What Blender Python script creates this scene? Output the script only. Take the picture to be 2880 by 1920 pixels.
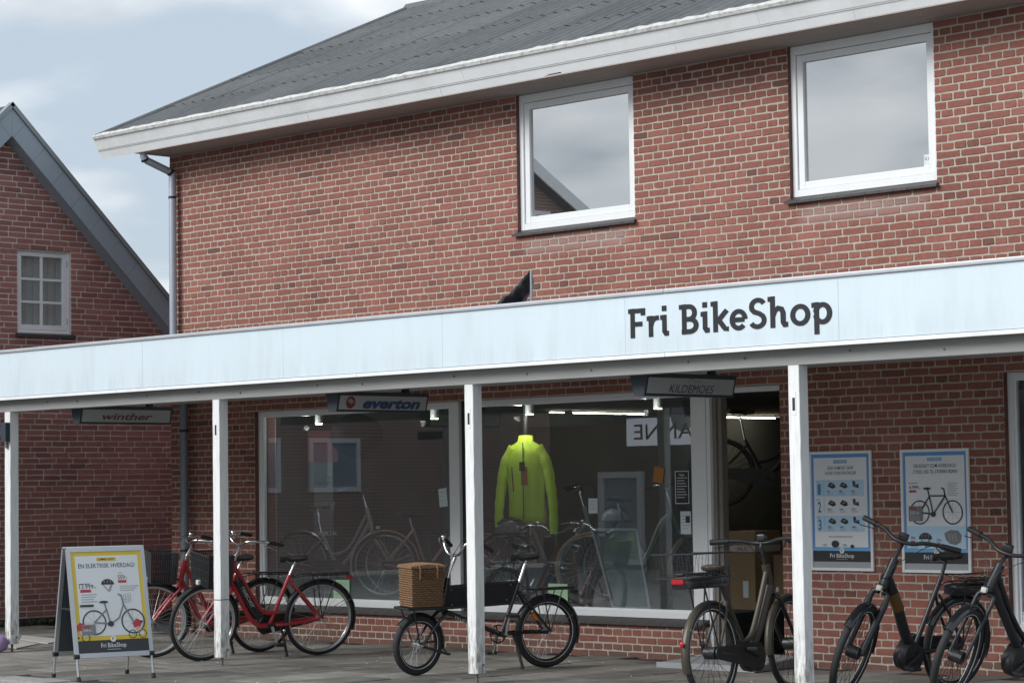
import bpy, bmesh, math, random
from mathutils import Vector, Matrix, Euler
R = math.radians
for o in list(bpy.data.objects): bpy.data.objects.remove(o)
SC = bpy.context.scene
COL = SC.collection

# ------------------------------------------------------------------ camera
def cam_basis(yaw, pitch, roll):
    return (Matrix.Rotation(yaw, 3, 'Z') @ Matrix.Rotation(pitch, 3, 'X') @ Matrix.Rotation(roll, 3, 'Y'))
CAMPOS = Vector((21.16366, -16.05213, 1.52183))
cam = bpy.data.cameras.new('Camera'); camo = bpy.data.objects.new('Camera', cam); COL.objects.link(camo)
Bm = cam_basis(0.790495639, 0.0607665556, 0.0149369384)
right, fwd, up = Bm.col[0], Bm.col[1], Bm.col[2]
m3 = Matrix((right, up, -fwd)).transposed()
camo.matrix_world = Matrix.Translation(CAMPOS) @ m3.to_4x4()
cam.sensor_width = 36.0; cam.sensor_fit = 'HORIZONTAL'; cam.lens = 36.0 * 6778.8 / 2880
cam.clip_start = 0.5; cam.clip_end = 2000
SC.camera = camo

# ------------------------------------------------------------------ sky, sun, exposure
SUN_EL, SUN_AZ = R(33), R(201)          # azimuth counted clockwise from +Y
world = bpy.data.worlds.new('World'); SC.world = world; world.use_nodes = True
nt = world.node_tree; nt.nodes.clear()
def N(t, typ, **kw):
    n = t.nodes.new(typ)
    for k, v in kw.items():
        if k.startswith('i_'):
            n.inputs[k[2:].replace('_', ' ')].default_value = v
        else: setattr(n, k, v)
    return n
out = N(nt, 'ShaderNodeOutputWorld'); bg = N(nt, 'ShaderNodeBackground')
sky = N(nt, 'ShaderNodeTexSky', sky_type='NISHITA', sun_disc=False, sun_elevation=SUN_EL, sun_rotation=SUN_AZ,
        altitude=10, air_density=1.0, dust_density=2.5, ozone_density=1.2)
tc = N(nt, 'ShaderNodeTexCoord'); sx_ = N(nt, 'ShaderNodeSeparateXYZ'); ab = N(nt, 'ShaderNodeMath', operation='ABSOLUTE')
az = N(nt, 'ShaderNodeMath', operation='ADD'); az.inputs[1].default_value = 0.20
dx = N(nt, 'ShaderNodeMath', operation='DIVIDE'); dy = N(nt, 'ShaderNodeMath', operation='DIVIDE'); cx = N(nt, 'ShaderNodeCombineXYZ')
mp = N(nt, 'ShaderNodeMapping'); mp.inputs['Location'].default_value = (1.7, 0.4, 0.0)
n1 = N(nt, 'ShaderNodeTexNoise'); n1.inputs['Scale'].default_value = 2.3; n1.inputs['Detail'].default_value = 9; n1.inputs['Roughness'].default_value = 0.44; n1.inputs['Distortion'].default_value = 0.15
n2 = N(nt, 'ShaderNodeTexNoise'); n2.inputs['Scale'].default_value = 3.6; n2.inputs['Detail'].default_value = 8; n2.inputs['Roughness'].default_value = 0.45
rp = N(nt, 'ShaderNodeValToRGB'); rp.color_ramp.elements[0].position = 0.42; rp.color_ramp.elements[1].position = 0.55
rp2 = N(nt, 'ShaderNodeValToRGB'); rp2.color_ramp.elements[0].position = 0.36; rp2.color_ramp.elements[1].position = 0.62
rp2.color_ramp.elements[0].color = (3.3, 3.7, 4.15, 1); rp2.color_ramp.elements[1].color = (5.7, 6.0, 6.2, 1)
mix = N(nt, 'ShaderNodeMix', data_type='RGBA')
base = N(nt, 'ShaderNodeMix', data_type='RGBA', blend_type='MIX'); base.inputs[0].default_value = 0.86
base.inputs[7].default_value = (3.3, 3.85, 4.45, 1)
L = nt.links.new
L(tc.outputs['Generated'], sx_.inputs[0]); L(sx_.outputs[2], ab.inputs[0]); L(ab.outputs[0], az.inputs[0])
L(sx_.outputs[0], dx.inputs[0]); L(az.outputs[0], dx.inputs[1]); L(sx_.outputs[1], dy.inputs[0]); L(az.outputs[0], dy.inputs[1]); L(dx.outputs[0], cx.inputs[0]); L(dy.outputs[0], cx.inputs[1]); L(cx.outputs[0], mp.inputs['Vector'])
L(mp.outputs[0], n1.inputs['Vector']); L(mp.outputs[0], n2.inputs['Vector'])
L(n1.outputs['Fac'], rp.inputs[0]); L(n2.outputs['Fac'], rp2.inputs[0])
L(sky.outputs[0], base.inputs[6])
L(rp.outputs[0], mix.inputs[0]); L(base.outputs[2], mix.inputs[6]); L(rp2.outputs[0], mix.inputs[7])
L(mix.outputs[2], bg.inputs[0]); bg.inputs[1].default_value = 0.092
L(bg.outputs[0], out.inputs[0])
sl = bpy.data.lights.new('sun', 'SUN'); sl.energy = 1.5; sl.angle = R(30); sl.color = (1.0, 0.975, 0.945)
so = bpy.data.objects.new('sun', sl); COL.objects.link(so)
sdir = Vector((math.sin(SUN_AZ) * math.cos(SUN_EL), math.cos(SUN_AZ) * math.cos(SUN_EL), math.sin(SUN_EL)))
so.rotation_euler = sdir.to_track_quat('Z', 'Y').to_euler(); so.location = (0, -30, 40)
SC.view_settings.view_transform = 'Standard'; SC.view_settings.look = 'None'
SC.view_settings.exposure = 0.9; SC.view_settings.gamma = 1.0
SC.render.engine = 'CYCLES'

# ------------------------------------------------------------------ materials
MATS = {}
def mat(name, col, rough=0.6, metal=0.0, spec=0.5, var=0.0, scale=8.0, bump=0.0, bscale=60.0, attr=None, stretch=None, coat=0.0, emit=None, estr=0.0, dirt=None, dscale=3.0, damt=0.5, zwear=None):
    """Principled material; var = brightness noise, attr: 'obj' random per object, 'bv' face attribute."""
    if name in MATS: return MATS[name]
    m = bpy.data.materials.new(name); m.use_nodes = True; t = m.node_tree; b = t.nodes['Principled BSDF']
    b.inputs['Roughness'].default_value = rough; b.inputs['Metallic'].default_value = metal
    b.inputs['Specular IOR Level'].default_value = spec; b.inputs['Coat Weight'].default_value = coat
    b.inputs['Base Color'].default_value = (*col, 1)
    cur = None
    tcn = N(t, 'ShaderNodeTexCoord'); vec = tcn.outputs['Object']
    if stretch:
        mpn = N(t, 'ShaderNodeMapping'); mpn.inputs['Scale'].default_value = stretch
        t.links.new(vec, mpn.inputs['Vector']); vec = mpn.outputs[0]
    if var > 0:
        ns = N(t, 'ShaderNodeTexNoise'); ns.inputs['Scale'].default_value = scale; ns.inputs['Detail'].default_value = 6; ns.inputs['Roughness'].default_value = 0.65
        t.links.new(vec, ns.inputs['Vector'])
        mr = N(t, 'ShaderNodeMapRange'); mr.inputs[1].default_value = 0.25; mr.inputs[2].default_value = 0.75
        mr.inputs[3].default_value = 1 - var; mr.inputs[4].default_value = 1 + var
        t.links.new(ns.outputs['Fac'], mr.inputs[0])
        hs = N(t, 'ShaderNodeMix', data_type='RGBA', blend_type='MULTIPLY'); hs.inputs[0].default_value = 1
        hs.inputs[6].default_value = (*col, 1)
        cmb = N(t, 'ShaderNodeCombineColor'); [t.links.new(mr.outputs[0], cmb.inputs[i]) for i in range(3)]
        t.links.new(cmb.outputs[0], hs.inputs[7]); cur = hs.outputs[2]
    if dirt:
        dn = N(t, 'ShaderNodeTexNoise'); dn.inputs['Scale'].default_value = dscale; dn.inputs['Detail'].default_value = 8; dn.inputs['Roughness'].default_value = 0.7
        t.links.new(vec, dn.inputs['Vector'])
        dr = N(t, 'ShaderNodeMapRange'); dr.inputs[1].default_value = 0.5; dr.inputs[2].default_value = 0.72; dr.inputs[3].default_value = 0; dr.inputs[4].default_value = damt
        t.links.new(dn.outputs['Fac'], dr.inputs[0])
        dm = N(t, 'ShaderNodeMix', data_type='RGBA'); t.links.new(dr.outputs[0], dm.inputs[0])
        if cur: t.links.new(cur, dm.inputs[6])
        else: dm.inputs[6].default_value = (*col, 1)
        dm.inputs[7].default_value = (*dirt, 1); cur = dm.outputs[2]
    if zwear:
        za, zb, zc, amt, zs = zwear; sp = N(t, 'ShaderNodeSeparateXYZ'); t.links.new(tcn.outputs['Object'], sp.inputs[0])
        m1 = N(t, 'ShaderNodeMapRange', interpolation_type='SMOOTHSTEP'); m1.inputs[1].default_value = za; m1.inputs[2].default_value = zb; m1.inputs[3].default_value = 1; m1.inputs[4].default_value = 0; t.links.new(sp.outputs[2], m1.inputs[0])
        mp2 = N(t, 'ShaderNodeMapping'); mp2.inputs['Scale'].default_value = zs; t.links.new(tcn.outputs['Object'], mp2.inputs['Vector'])
        wn = N(t, 'ShaderNodeTexNoise'); wn.inputs['Scale'].default_value = 1.0; wn.inputs['Detail'].default_value = 7; wn.inputs['Roughness'].default_value = .65; t.links.new(mp2.outputs[0], wn.inputs['Vector'])
        wr = N(t, 'ShaderNodeMapRange'); wr.inputs[1].default_value = .42; wr.inputs[2].default_value = .62; t.links.new(wn.outputs['Fac'], wr.inputs[0])
        wm = N(t, 'ShaderNodeMath', operation='MULTIPLY'); t.links.new(m1.outputs[0], wm.inputs[0]); t.links.new(wr.outputs[0], wm.inputs[1]); wa = N(t, 'ShaderNodeMath', operation='MULTIPLY'); wa.inputs[1].default_value = amt; t.links.new(wm.outputs[0], wa.inputs[0])
        wx = N(t, 'ShaderNodeMix', data_type='RGBA'); t.links.new(wa.outputs[0], wx.inputs[0])
        if cur: t.links.new(cur, wx.inputs[6])
        else: wx.inputs[6].default_value = (*col, 1)
        wx.inputs[7].default_value = (*zc, 1); cur = wx.outputs[2]
    if cur: t.links.new(cur, b.inputs['Base Color'])
    if bump > 0:
        bn = N(t, 'ShaderNodeTexNoise'); bn.inputs['Scale'].default_value = bscale; bn.inputs['Detail'].default_value = 5
        t.links.new(vec, bn.inputs['Vector'])
        bp = N(t, 'ShaderNodeBump'); bp.inputs['Strength'].default_value = bump; bp.inputs['Distance'].default_value = 0.004
        t.links.new(bn.outputs['Fac'], bp.inputs['Height']); t.links.new(bp.outputs[0], b.inputs['Normal'])
    if emit: b.inputs['Emission Color'].default_value = (*emit, 1); b.inputs['Emission Strength'].default_value = estr
    MATS[name] = m; return m

def ramp_mat(name, stops, rough, attr, bump=0.4, bscale=45.0, nvar=0.25, nscale=25.0, spec=0.3, stains=()):
    """colour by per-piece random value (attr 'obj' or 'bv'), with fine grain."""
    m = bpy.data.materials.new(name); m.use_nodes = True; t = m.node_tree; b = t.nodes['Principled BSDF']
    b.inputs['Roughness'].default_value = rough; b.inputs['Specular IOR Level'].default_value = spec
    if attr == 'obj': a = N(t, 'ShaderNodeObjectInfo').outputs['Random']
    else: a = N(t, 'ShaderNodeAttribute', attribute_name=attr).outputs['Fac']
    r = N(t, 'ShaderNodeValToRGB'); e = r.color_ramp.elements
    while len(e) < len(stops): e.new(0.5)
    for el, (p, c) in zip(e, stops): el.position = p; el.color = (*c, 1)
    t.links.new(a, r.inputs[0])
    g = N(t, 'ShaderNodeNewGeometry')
    ns = N(t, 'ShaderNodeTexNoise'); ns.inputs['Scale'].default_value = nscale; ns.inputs['Detail'].default_value = 6; ns.inputs['Roughness'].default_value = 0.7
    t.links.new(g.outputs['Position'], ns.inputs['Vector'])
    ns2 = N(t, 'ShaderNodeTexNoise'); ns2.inputs['Scale'].default_value = 0.9; ns2.inputs['Detail'].default_value = 5
    t.links.new(g.outputs['Position'], ns2.inputs['Vector'])
    ad = N(t, 'ShaderNodeMath', operation='ADD'); t.links.new(ns.outputs['Fac'], ad.inputs[0]); t.links.new(ns2.outputs['Fac'], ad.inputs[1])
    mr = N(t, 'ShaderNodeMapRange'); mr.inputs[1].default_value = 0.6; mr.inputs[2].default_value = 1.4; mr.inputs[3].default_value = 1 - nvar; mr.inputs[4].default_value = 1 + nvar
    t.links.new(ad.outputs[0], mr.inputs[0])
    cmb = N(t, 'ShaderNodeCombineColor'); [t.links.new(mr.outputs[0], cmb.inputs[i]) for i in range(3)]
    hs = N(t, 'ShaderNodeMix', data_type='RGBA', blend_type='MULTIPLY'); hs.inputs[0].default_value = 1
    t.links.new(r.outputs[0], hs.inputs[6]); t.links.new(cmb.outputs[0], hs.inputs[7]); t.links.new(hs.outputs[2], b.inputs['Base Color'])
    if stains:
        sp = N(t, 'ShaderNodeSeparateXYZ'); t.links.new(g.outputs['Position'], sp.inputs[0]); prev = hs.outputs[2]
        for (xa, xb, za, zb, colr, amt) in stains:
            def band(sock, a, b, soft):
                m1 = N(t, 'ShaderNodeMapRange', interpolation_type='SMOOTHSTEP'); m1.inputs[1].default_value = a - soft; m1.inputs[2].default_value = a + soft; t.links.new(sock, m1.inputs[0])
                m2 = N(t, 'ShaderNodeMapRange', interpolation_type='SMOOTHSTEP'); m2.inputs[1].default_value = b - soft; m2.inputs[2].default_value = b + soft; m2.inputs[3].default_value = 1; m2.inputs[4].default_value = 0; t.links.new(sock, m2.inputs[0])
                q = N(t, 'ShaderNodeMath', operation='MULTIPLY'); t.links.new(m1.outputs[0], q.inputs[0]); t.links.new(m2.outputs[0], q.inputs[1]); return q.outputs[0]
            bx_ = band(sp.outputs[0], xa, xb, .08); bz_ = band(sp.outputs[2], za, zb, .06); q = N(t, 'ShaderNodeMath', operation='MULTIPLY'); t.links.new(bx_, q.inputs[0]); t.links.new(bz_, q.inputs[1])
            q2 = N(t, 'ShaderNodeMath', operation='MULTIPLY'); t.links.new(q.outputs[0], q2.inputs[0]); t.links.new(ns2.outputs['Fac'], q2.inputs[1]); q3 = N(t, 'ShaderNodeMath', operation='MULTIPLY', use_clamp=True); t.links.new(q2.outputs[0], q3.inputs[0]); q3.inputs[1].default_value = amt * 2
            mx = N(t, 'ShaderNodeMix', data_type='RGBA'); t.links.new(q3.outputs[0], mx.inputs[0]); t.links.new(prev, mx.inputs[6]); mx.inputs[7].default_value = (*colr, 1); prev = mx.outputs[2]
        t.links.new(prev, b.inputs['Base Color'])
    bn = N(t, 'ShaderNodeTexNoise'); bn.inputs['Scale'].default_value = bscale; bn.inputs['Detail'].default_value = 4
    t.links.new(g.outputs['Position'], bn.inputs['Vector'])
    bp = N(t, 'ShaderNodeBump'); bp.inputs['Strength'].default_value = bump; bp.inputs['Distance'].default_value = 0.004
    t.links.new(bn.outputs['Fac'], bp.inputs['Height']); t.links.new(bp.outputs[0], b.inputs['Normal'])
    MATS[name] = m; return m

def glass_mat(name, refl=0.12, tint=(0.9, 0.95, 0.95), rough=0.0, wav=0.0, veil=0.0):
    m = bpy.data.materials.new(name); m.use_nodes = True; t = m.node_tree; t.nodes.clear()
    o = N(t, 'ShaderNodeOutputMaterial'); tr = N(t, 'ShaderNodeBsdfTransparent'); tr.inputs[0].default_value = (*tint, 1)
    gl = N(t, 'ShaderNodeBsdfGlossy'); gl.inputs['Roughness'].default_value = rough
    fr = N(t, 'ShaderNodeLayerWeight'); fr.inputs['Blend'].default_value = 0.35
    mr = N(t, 'ShaderNodeMapRange'); mr.inputs[1].default_value = 0.0; mr.inputs[2].default_value = 1.0; mr.inputs[3].default_value = refl; mr.inputs[4].default_value = min(1, refl + 0.6)
    pw = N(t, 'ShaderNodeMath', operation='POWER'); pw.inputs[1].default_value = 3
    t.links.new(fr.outputs['Facing'], pw.inputs[0]); t.links.new(pw.outputs[0], mr.inputs[0])
    mx = N(t, 'ShaderNodeMixShader'); df = N(t, 'ShaderNodeBsdfDiffuse'); df.inputs[0].default_value = (.55, .6, .63, 1); md = N(t, 'ShaderNodeMixShader'); md.inputs[0].default_value = veil; t.links.new(mr.outputs[0], mx.inputs[0]); t.links.new(tr.outputs[0], mx.inputs[1]); t.links.new(gl.outputs[0], mx.inputs[2])  # pale diffuse share paints a hazy veil over the whole pane
    if wav > 0:
        ns = N(t, 'ShaderNodeTexNoise'); ns.inputs['Scale'].default_value = 1.1; tcn = N(t, 'ShaderNodeTexCoord'); t.links.new(tcn.outputs['Object'], ns.inputs['Vector'])
        bp = N(t, 'ShaderNodeBump'); bp.inputs['Strength'].default_value = wav; bp.inputs['Distance'].default_value = 0.01
        t.links.new(ns.outputs['Fac'], bp.inputs['Height']); t.links.new(bp.outputs[0], gl.inputs['Normal'])
    t.links.new(mx.outputs[0], md.inputs[1]); t.links.new(df.outputs[0], md.inputs[2]); t.links.new(md.outputs[0], o.inputs[0]); MATS[name] = m; return m

BR_STOPS = [(0.0, (0.15, 0.074, 0.064)), (0.03, (0.20, 0.086, 0.070)), (0.08, (0.245, 0.099, 0.078)), (0.7, (0.276, 0.11, 0.085)), (1.0, (0.305, 0.127, 0.098))]
STAINS = [(5.15, 6.45, 3.72, 3.86, (.36, .26, .24), .55), (8.45, 9.75, 3.72, 3.86, (.36, .26, .24), .55), (-1, 14, -.2, .12, (.12, .085, .07), .6), (-.5, .3, 2.9, 3.3, (.12, .075, .065), .5), (2.2, 4.2, 3.0, 3.25, (.16, .085, .075), .4), (6.8, 8.0, 4.9, 5.3, (.17, .08, .07), .5)]
ramp_mat('brick_red_piece', BR_STOPS, 0.85, 'obj', nvar=.34, stains=STAINS); ramp_mat('brick_red_field', BR_STOPS, 0.85, 'bv', nvar=.34, stains=STAINS)
GB_STOPS = [(0.0, (0.24, 0.115, 0.105)), (0.15, (0.305, 0.142, 0.126)), (0.7, (0.35, 0.16, 0.14)), (1.0, (0.40, 0.185, 0.16))]
ramp_mat('brick_gable_piece', GB_STOPS, 0.85, 'obj'); ramp_mat('brick_gable_field', GB_STOPS, 0.85, 'bv')
ramp_mat('paver_piece', [(0, (0.13, 0.124, 0.112)), (0.5, (0.185, 0.176, 0.16)), (1, (0.24, 0.228, 0.208))], 0.9, 'obj', bump=0.5, bscale=90, nvar=0.55, nscale=4)
ramp_mat('roof_sheet_piece', [(0, (0.096, 0.102, 0.108)), (0.5, (0.11, 0.116, 0.122)), (1, (0.126, 0.131, 0.136))], 0.6, 'obj', bump=0.5, bscale=70, nvar=0.35, nscale=12, spec=.45)
mat('mortar', (0.44, 0.395, 0.34), 0.95, var=0.18, scale=5, bump=0.6, bscale=90)
mat('mortar_gable', (0.60, 0.53, 0.49), 0.95, var=0.2, scale=4, bump=0.6, bscale=90)
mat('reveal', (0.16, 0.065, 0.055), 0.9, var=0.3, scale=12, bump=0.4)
mat('white_paint', (0.83, 0.86, 0.875), 0.45, var=0.05, scale=3, dirt=(0.55, 0.55, 0.53), dscale=2.6, damt=0.35, bump=0.1, bscale=25)
mat('white_post', (0.82, 0.84, 0.84), 0.5, var=0.10, scale=6, stretch=(14, 14, 1.2), dirt=(0.42, 0.41, 0.39), dscale=3.0, damt=0.55, bump=0.25, bscale=30, zwear=(.05, .75, (.20, .185, .16), .85, (40, 40, 9)))
mat('white_frame', (0.82, 0.845, 0.86), 0.35, var=0.04, scale=4)
mat('fascia_panel', (0.66, 0.765, 0.835), 0.34, var=0.03, scale=1.2, dirt=(0.50, 0.58, 0.62), dscale=2.4, damt=0.42, stretch=(2.2, 1, 0.28), zwear=(2.47, 2.80, (.44, .49, .50), .28, (7, 1, 1.0)))
mat('grey_trim', (0.52, 0.545, 0.58), 0.4, metal=0.3, var=0.12, scale=4)
mat('beam_paint', (0.31, 0.315, 0.31), 0.7, var=0.12, scale=3, stretch=(1, 6, 9), bump=0.2, bscale=20)
mat('soffit_wood', (0.42, 0.385, 0.36), 0.75, var=0.12, scale=4, stretch=(1, 12, 12), bump=0.2)
mat('slate', (0.062, 0.058, 0.06), 0.55, var=0.2, scale=9, bump=0.25)
mat('plinth', (0.05, 0.05, 0.048), 0.95, var=0.4, scale=7, bump=0.6)
mat('zinc', (0.36, 0.43, 0.49), 0.45, metal=0.15, var=0.08, scale=1.5)
mat('zinc_edge', (0.33, 0.37, 0.39), 0.4, metal=0.4, var=0.1, scale=3)
mat('pipe_grey', (0.40, 0.45, 0.52), 0.4, metal=0.2, var=0.07, scale=4)
mat('pipe_dark', (0.22, 0.25, 0.29), 0.5, metal=0.2, var=0.1, scale=4)
mat('dark_metal', (0.03, 0.032, 0.036), 0.5, metal=0.3)
mat('bolt', (0.19, 0.18, 0.17), 0.6, metal=0.5)
mat('letter_black', (0.018, 0.02, 0.026), 0.4)
mat('sign_case', (0.035, 0.05, 0.065), 0.5)
mat('sign_face', (0.38, 0.395, 0.40), 0.35, var=0.06, scale=3)
mat('asphalt', (0.06, 0.06, 0.062), 0.95, var=0.35, scale=40, bump=0.8, bscale=160)
mat('road_paving', (0.24, 0.235, 0.22), 0.9, var=0.3, scale=20, bump=0.8, bscale=60)
mat('canopy_ceiling', (0.50, 0.505, 0.50), 0.7, var=0.1, scale=3, stretch=(1, 6, 9))
mat('granite', (0.30, 0.295, 0.285), 0.9, var=0.4, scale=30, bump=0.8, bscale=70)
mat('concrete_light', (0.42, 0.42, 0.40), 0.9, var=0.2, scale=6, bump=0.4)
mat('interior_wall', (0.12, 0.135, 0.15), 0.9, var=0.2, scale=2)
mat('interior_brown', (0.13, 0.105, 0.085), 0.9, var=0.2, scale=2)
mat('interior_floor', (0.11, 0.105, 0.10), 0.7)
mat('ceiling_dark', (0.10, 0.11, 0.12), 0.9)
mat('podium', (0.025, 0.028, 0.032), 0.8)
mat('led', (1, 0.9, 0.7), emit=(1.0, 0.84, 0.55), estr=22)
mat('lamp_body', (0.35, 0.37, 0.36), 0.4, metal=0.3)
glass_mat('shop_glass', 0.15, (0.88, 0.94, 0.97), wav=0.02, veil=0.04)
glass_mat('upper_glass', 0.70, (0.6, 0.66, 0.68), wav=0.03, veil=0.03)
glass_mat('gable_glass', 0.22, (0.92, 0.96, 0.96), wav=0.02, veil=0.05)
glass_mat('acrylic', 0.10, (0.72, 0.75, 0.75))

# ------------------------------------------------------------------ mesh helpers
rnd = random.Random(7)
class MB:
    def __init__(s): s.v = []; s.f = []; s.a = []
    def add(s, vs, fs, a=None):
        o = len(s.v); s.v += [tuple(p) for p in vs]; s.f += [tuple(i + o for i in f) for f in fs]
        if a is not None: s.a += [a] * len(fs)
        return s
    def hexa(s, p):      # 8 points: bottom 0-3 ccw, top 4-7
        return s.add(p, [(3, 2, 1, 0), (4, 5, 6, 7), (0, 1, 5, 4), (1, 2, 6, 5), (2, 3, 7, 6), (3, 0, 4, 7)])
    def box(s, x0, x1, y0, y1, z0, z1):
        return s.hexa([(x0, y0, z0), (x1, y0, z0), (x1, y1, z0), (x0, y1, z0), (x0, y0, z1), (x1, y0, z1), (x1, y1, z1), (x0, y1, z1)])
    def bbox(s, x0, x1, y0, y1, z0, z1, b=0.006):   # box with bevelled edges (octagonal section corners)
        bm = bmesh.new(); bmesh.ops.create_cube(bm, size=1)
        for v in bm.verts: v.co = ((x0 + x1) / 2 + v.co.x * (x1 - x0), (y0 + y1) / 2 + v.co.y * (y1 - y0), (z0 + z1) / 2 + v.co.z * (z1 - z0))
        bmesh.ops.bevel(bm, geom=bm.edges[:], offset=b, segments=2, affect='EDGES', profile=0.6)
        bm.verts.index_update(); s.add([v.co[:] for v in bm.verts], [[v.index for v in f.verts] for f in bm.faces]); bm.free(); return s
    def quad(s, a, b, c, d): return s.add([a, b, c, d], [(0, 1, 2, 3)])
    def tube(s, pts, r, n=8, closed=False, cap=True):
        pts = [Vector(p) for p in pts]; k = len(pts); rs = r if isinstance(r, (list, tuple)) else [r] * k
        t0 = (pts[1] - pts[0]).normalized(); ref = Vector((0, 0, 1)) if abs(t0.z) < 0.9 else Vector((1, 0, 0))
        nrm = (ref - t0 * ref.dot(t0)).normalized(); vs = []
        for i, p in enumerate(pts):
            if closed: t = (pts[(i + 1) % k] - pts[i - 1])
            else: t = pts[min(i + 1, k - 1)] - pts[max(i - 1, 0)]
            t.normalize(); nrm = (nrm - t * nrm.dot(t)).normalized(); bi = t.cross(nrm)
            for j in range(n):
                a = 2 * math.pi * j / n; vs.append(p + (nrm * math.cos(a) + bi * math.sin(a)) * rs[i])
        fs = []
        for i in range(k if closed else k - 1):
            i2 = (i + 1) % k
            for j in range(n):
                j2 = (j + 1) % n; fs.append((i * n + j, i * n + j2, i2 * n + j2, i2 * n + j))
        if cap and not closed: fs.append(tuple(reversed(range(n)))); fs.append(tuple((k - 1) * n + j for j in range(n)))
        return s.add(vs, fs)
    def torus(s, c, ax, Rr, r, n=40, m=8, sx=1.0):     # ax = axis; sx scales along the axis
        c = Vector(c); ax = Vector(ax).normalized(); u = ax.orthogonal().normalized(); w = ax.cross(u); vs = []; fs = []
        for i in range(n):
            a = 2 * math.pi * i / n; d = u * math.cos(a) + w * math.sin(a)
            for j in range(m):
                b = 2 * math.pi * j / m; vs.append(c + d * (Rr + r * math.cos(b)) + ax * (r * sx * math.sin(b)))
        for i in range(n):
            for j in range(m):
                i2, j2 = (i + 1) % n, (j + 1) % m; fs.append((i * m + j, i2 * m + j, i2 * m + j2, i * m + j2))
        return s.add(vs, fs)
    def disc(s, c, ax, r, th, n=24, r2=None):   # cylinder along ax, centred
        c = Vector(c); ax = Vector(ax).normalized()
        return s.tube([c - ax * th / 2, c + ax * th / 2], [r, r if r2 is None else r2], n)
    def ell(s, c, rx, ry, rz, n=14, m=9, rot=None, cut=None):
        vs = []; fs = []
        for i in range(m + 1):
            th = math.pi * i / m
            for j in range(n):
                a = 2 * math.pi * j / n
                p = Vector((rx * math.sin(th) * math.cos(a), ry * math.sin(th) * math.sin(a), rz * math.cos(th)))
                if cut is not None and p.z < cut: p.z = cut
                if rot: p = rot @ p
                vs.append(p + Vector(c))
        for i in range(m):
            for j in range(n): fs.append((i * n + j, i * n + n + j, i * n + n + (j + 1) % n, i * n + (j + 1) % n))
        return s.add(vs, fs)
    def prism(s, poly, fn, d0, d1):   # poly of (a,b); fn(a,b,d)->point
        k = len(poly); vs = [fn(a, b, d0) for a, b in poly] + [fn(a, b, d1) for a, b in poly]
        fs = [tuple(range(k)), tuple(reversed(range(k, 2 * k)))] + [(i, i + k, (i + 1) % k + k, (i + 1) % k) for i in range(k)]
        return s.add(vs, fs)
    def build(s, name, m, parent=None, smooth=False, label=None, kind=None):
        me = bpy.data.meshes.new(name); me.from_pydata(s.v, [], s.f); me.materials.append(MATS[m])
        if s.a:
            at = me.attributes.new('bv', 'FLOAT', 'FACE'); at.data.foreach_set('value', s.a)
        bm = bmesh.new(); bm.from_mesh(me); bmesh.ops.recalc_face_normals(bm, faces=bm.faces[:]); bm.to_mesh(me); bm.free()
        if smooth:
            me.polygons.foreach_set('use_smooth', [True] * len(me.polygons))
            me.set_sharp_from_angle(angle=R(42))
        return link(name, me, parent, label, kind)
def link(name, me, parent=None, label=None, kind=None):
    o = bpy.data.objects.new(name, me); COL.objects.link(o)
    if parent: o.parent = parent
    if label: o['label'] = label
    if kind: o['kind'] = kind
    return o
def thing(name, label, cat, loc=(0, 0, 0), rot=(0, 0, 0), group=None):
    o = bpy.data.objects.new(name, None); COL.objects.link(o); o.location = loc; o.rotation_euler = rot
    o.empty_display_size = 0.1; tag(o, label, cat, group); return o
def tag(o, label, cat, group=None):
    o['label'] = label; o['category'] = cat
    if group: o['group'] = group
    return o
def spline(pts, k=6):
    P = [Vector(p) for p in pts]; out = []
    for i in range(len(P) - 1):
        a, b, c, d = P[max(i - 1, 0)], P[i], P[i + 1], P[min(i + 2, len(P) - 1)]
        for j in range(k):
            t = j / k
            out.append(0.5 * ((2 * b) + (c - a) * t + (2 * a - 5 * b + 4 * c - d) * t * t + (3 * b - a - 3 * c + d) * t ** 3))
    out.append(P[-1]); return out

# text -> flat polygons, normalised so that cap height = 1
TXT = {}
def text_poly(txt, bold=0.0):
    key = (txt, bold)
    if key in TXT: return TXT[key]
    cu = bpy.data.curves.new('txt', 'FONT'); cu.body = txt; cu.size = 1.0; cu.offset = bold; cu.resolution_u = 3
    ob = bpy.data.objects.new('txt', cu); COL.objects.link(ob)
    dg = bpy.context.evaluated_depsgraph_get(); me = ob.evaluated_get(dg).to_mesh()
    vs = [(v.co.x, v.co.y) for v in me.vertices]; fs = [tuple(p.vertices) for p in me.polygons]
    ob.evaluated_get(dg).to_mesh_clear(); bpy.data.objects.remove(ob); bpy.data.curves.remove(cu)
    x0 = min(v[0] for v in vs); x1 = max(v[0] for v in vs); H = 0.69
    TXT[key] = ([((a - x0) / H, b / H) for a, b in vs], fs, (x1 - x0) / H); return TXT[key]
def put_text(mb, txt, fn, x, y, h, w=None, shear=0.0, align='l', bold=0.0, d=0.0, maxw=None):
    """fn(a,b,d)->3D point; text baseline-left at (x,y)."""
    vs, fs, tw = text_poly(txt, bold); sx = h if w is None else w / tw
    if maxw and tw * sx > maxw: sx = maxw / tw
    W = tw * sx; x0 = x - (W / 2 if align == 'c' else W if align == 'r' else 0)
    mb.add([fn(x0 + a * sx + b * h * shear, y + b * h, d) for a, b in vs], fs)

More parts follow.
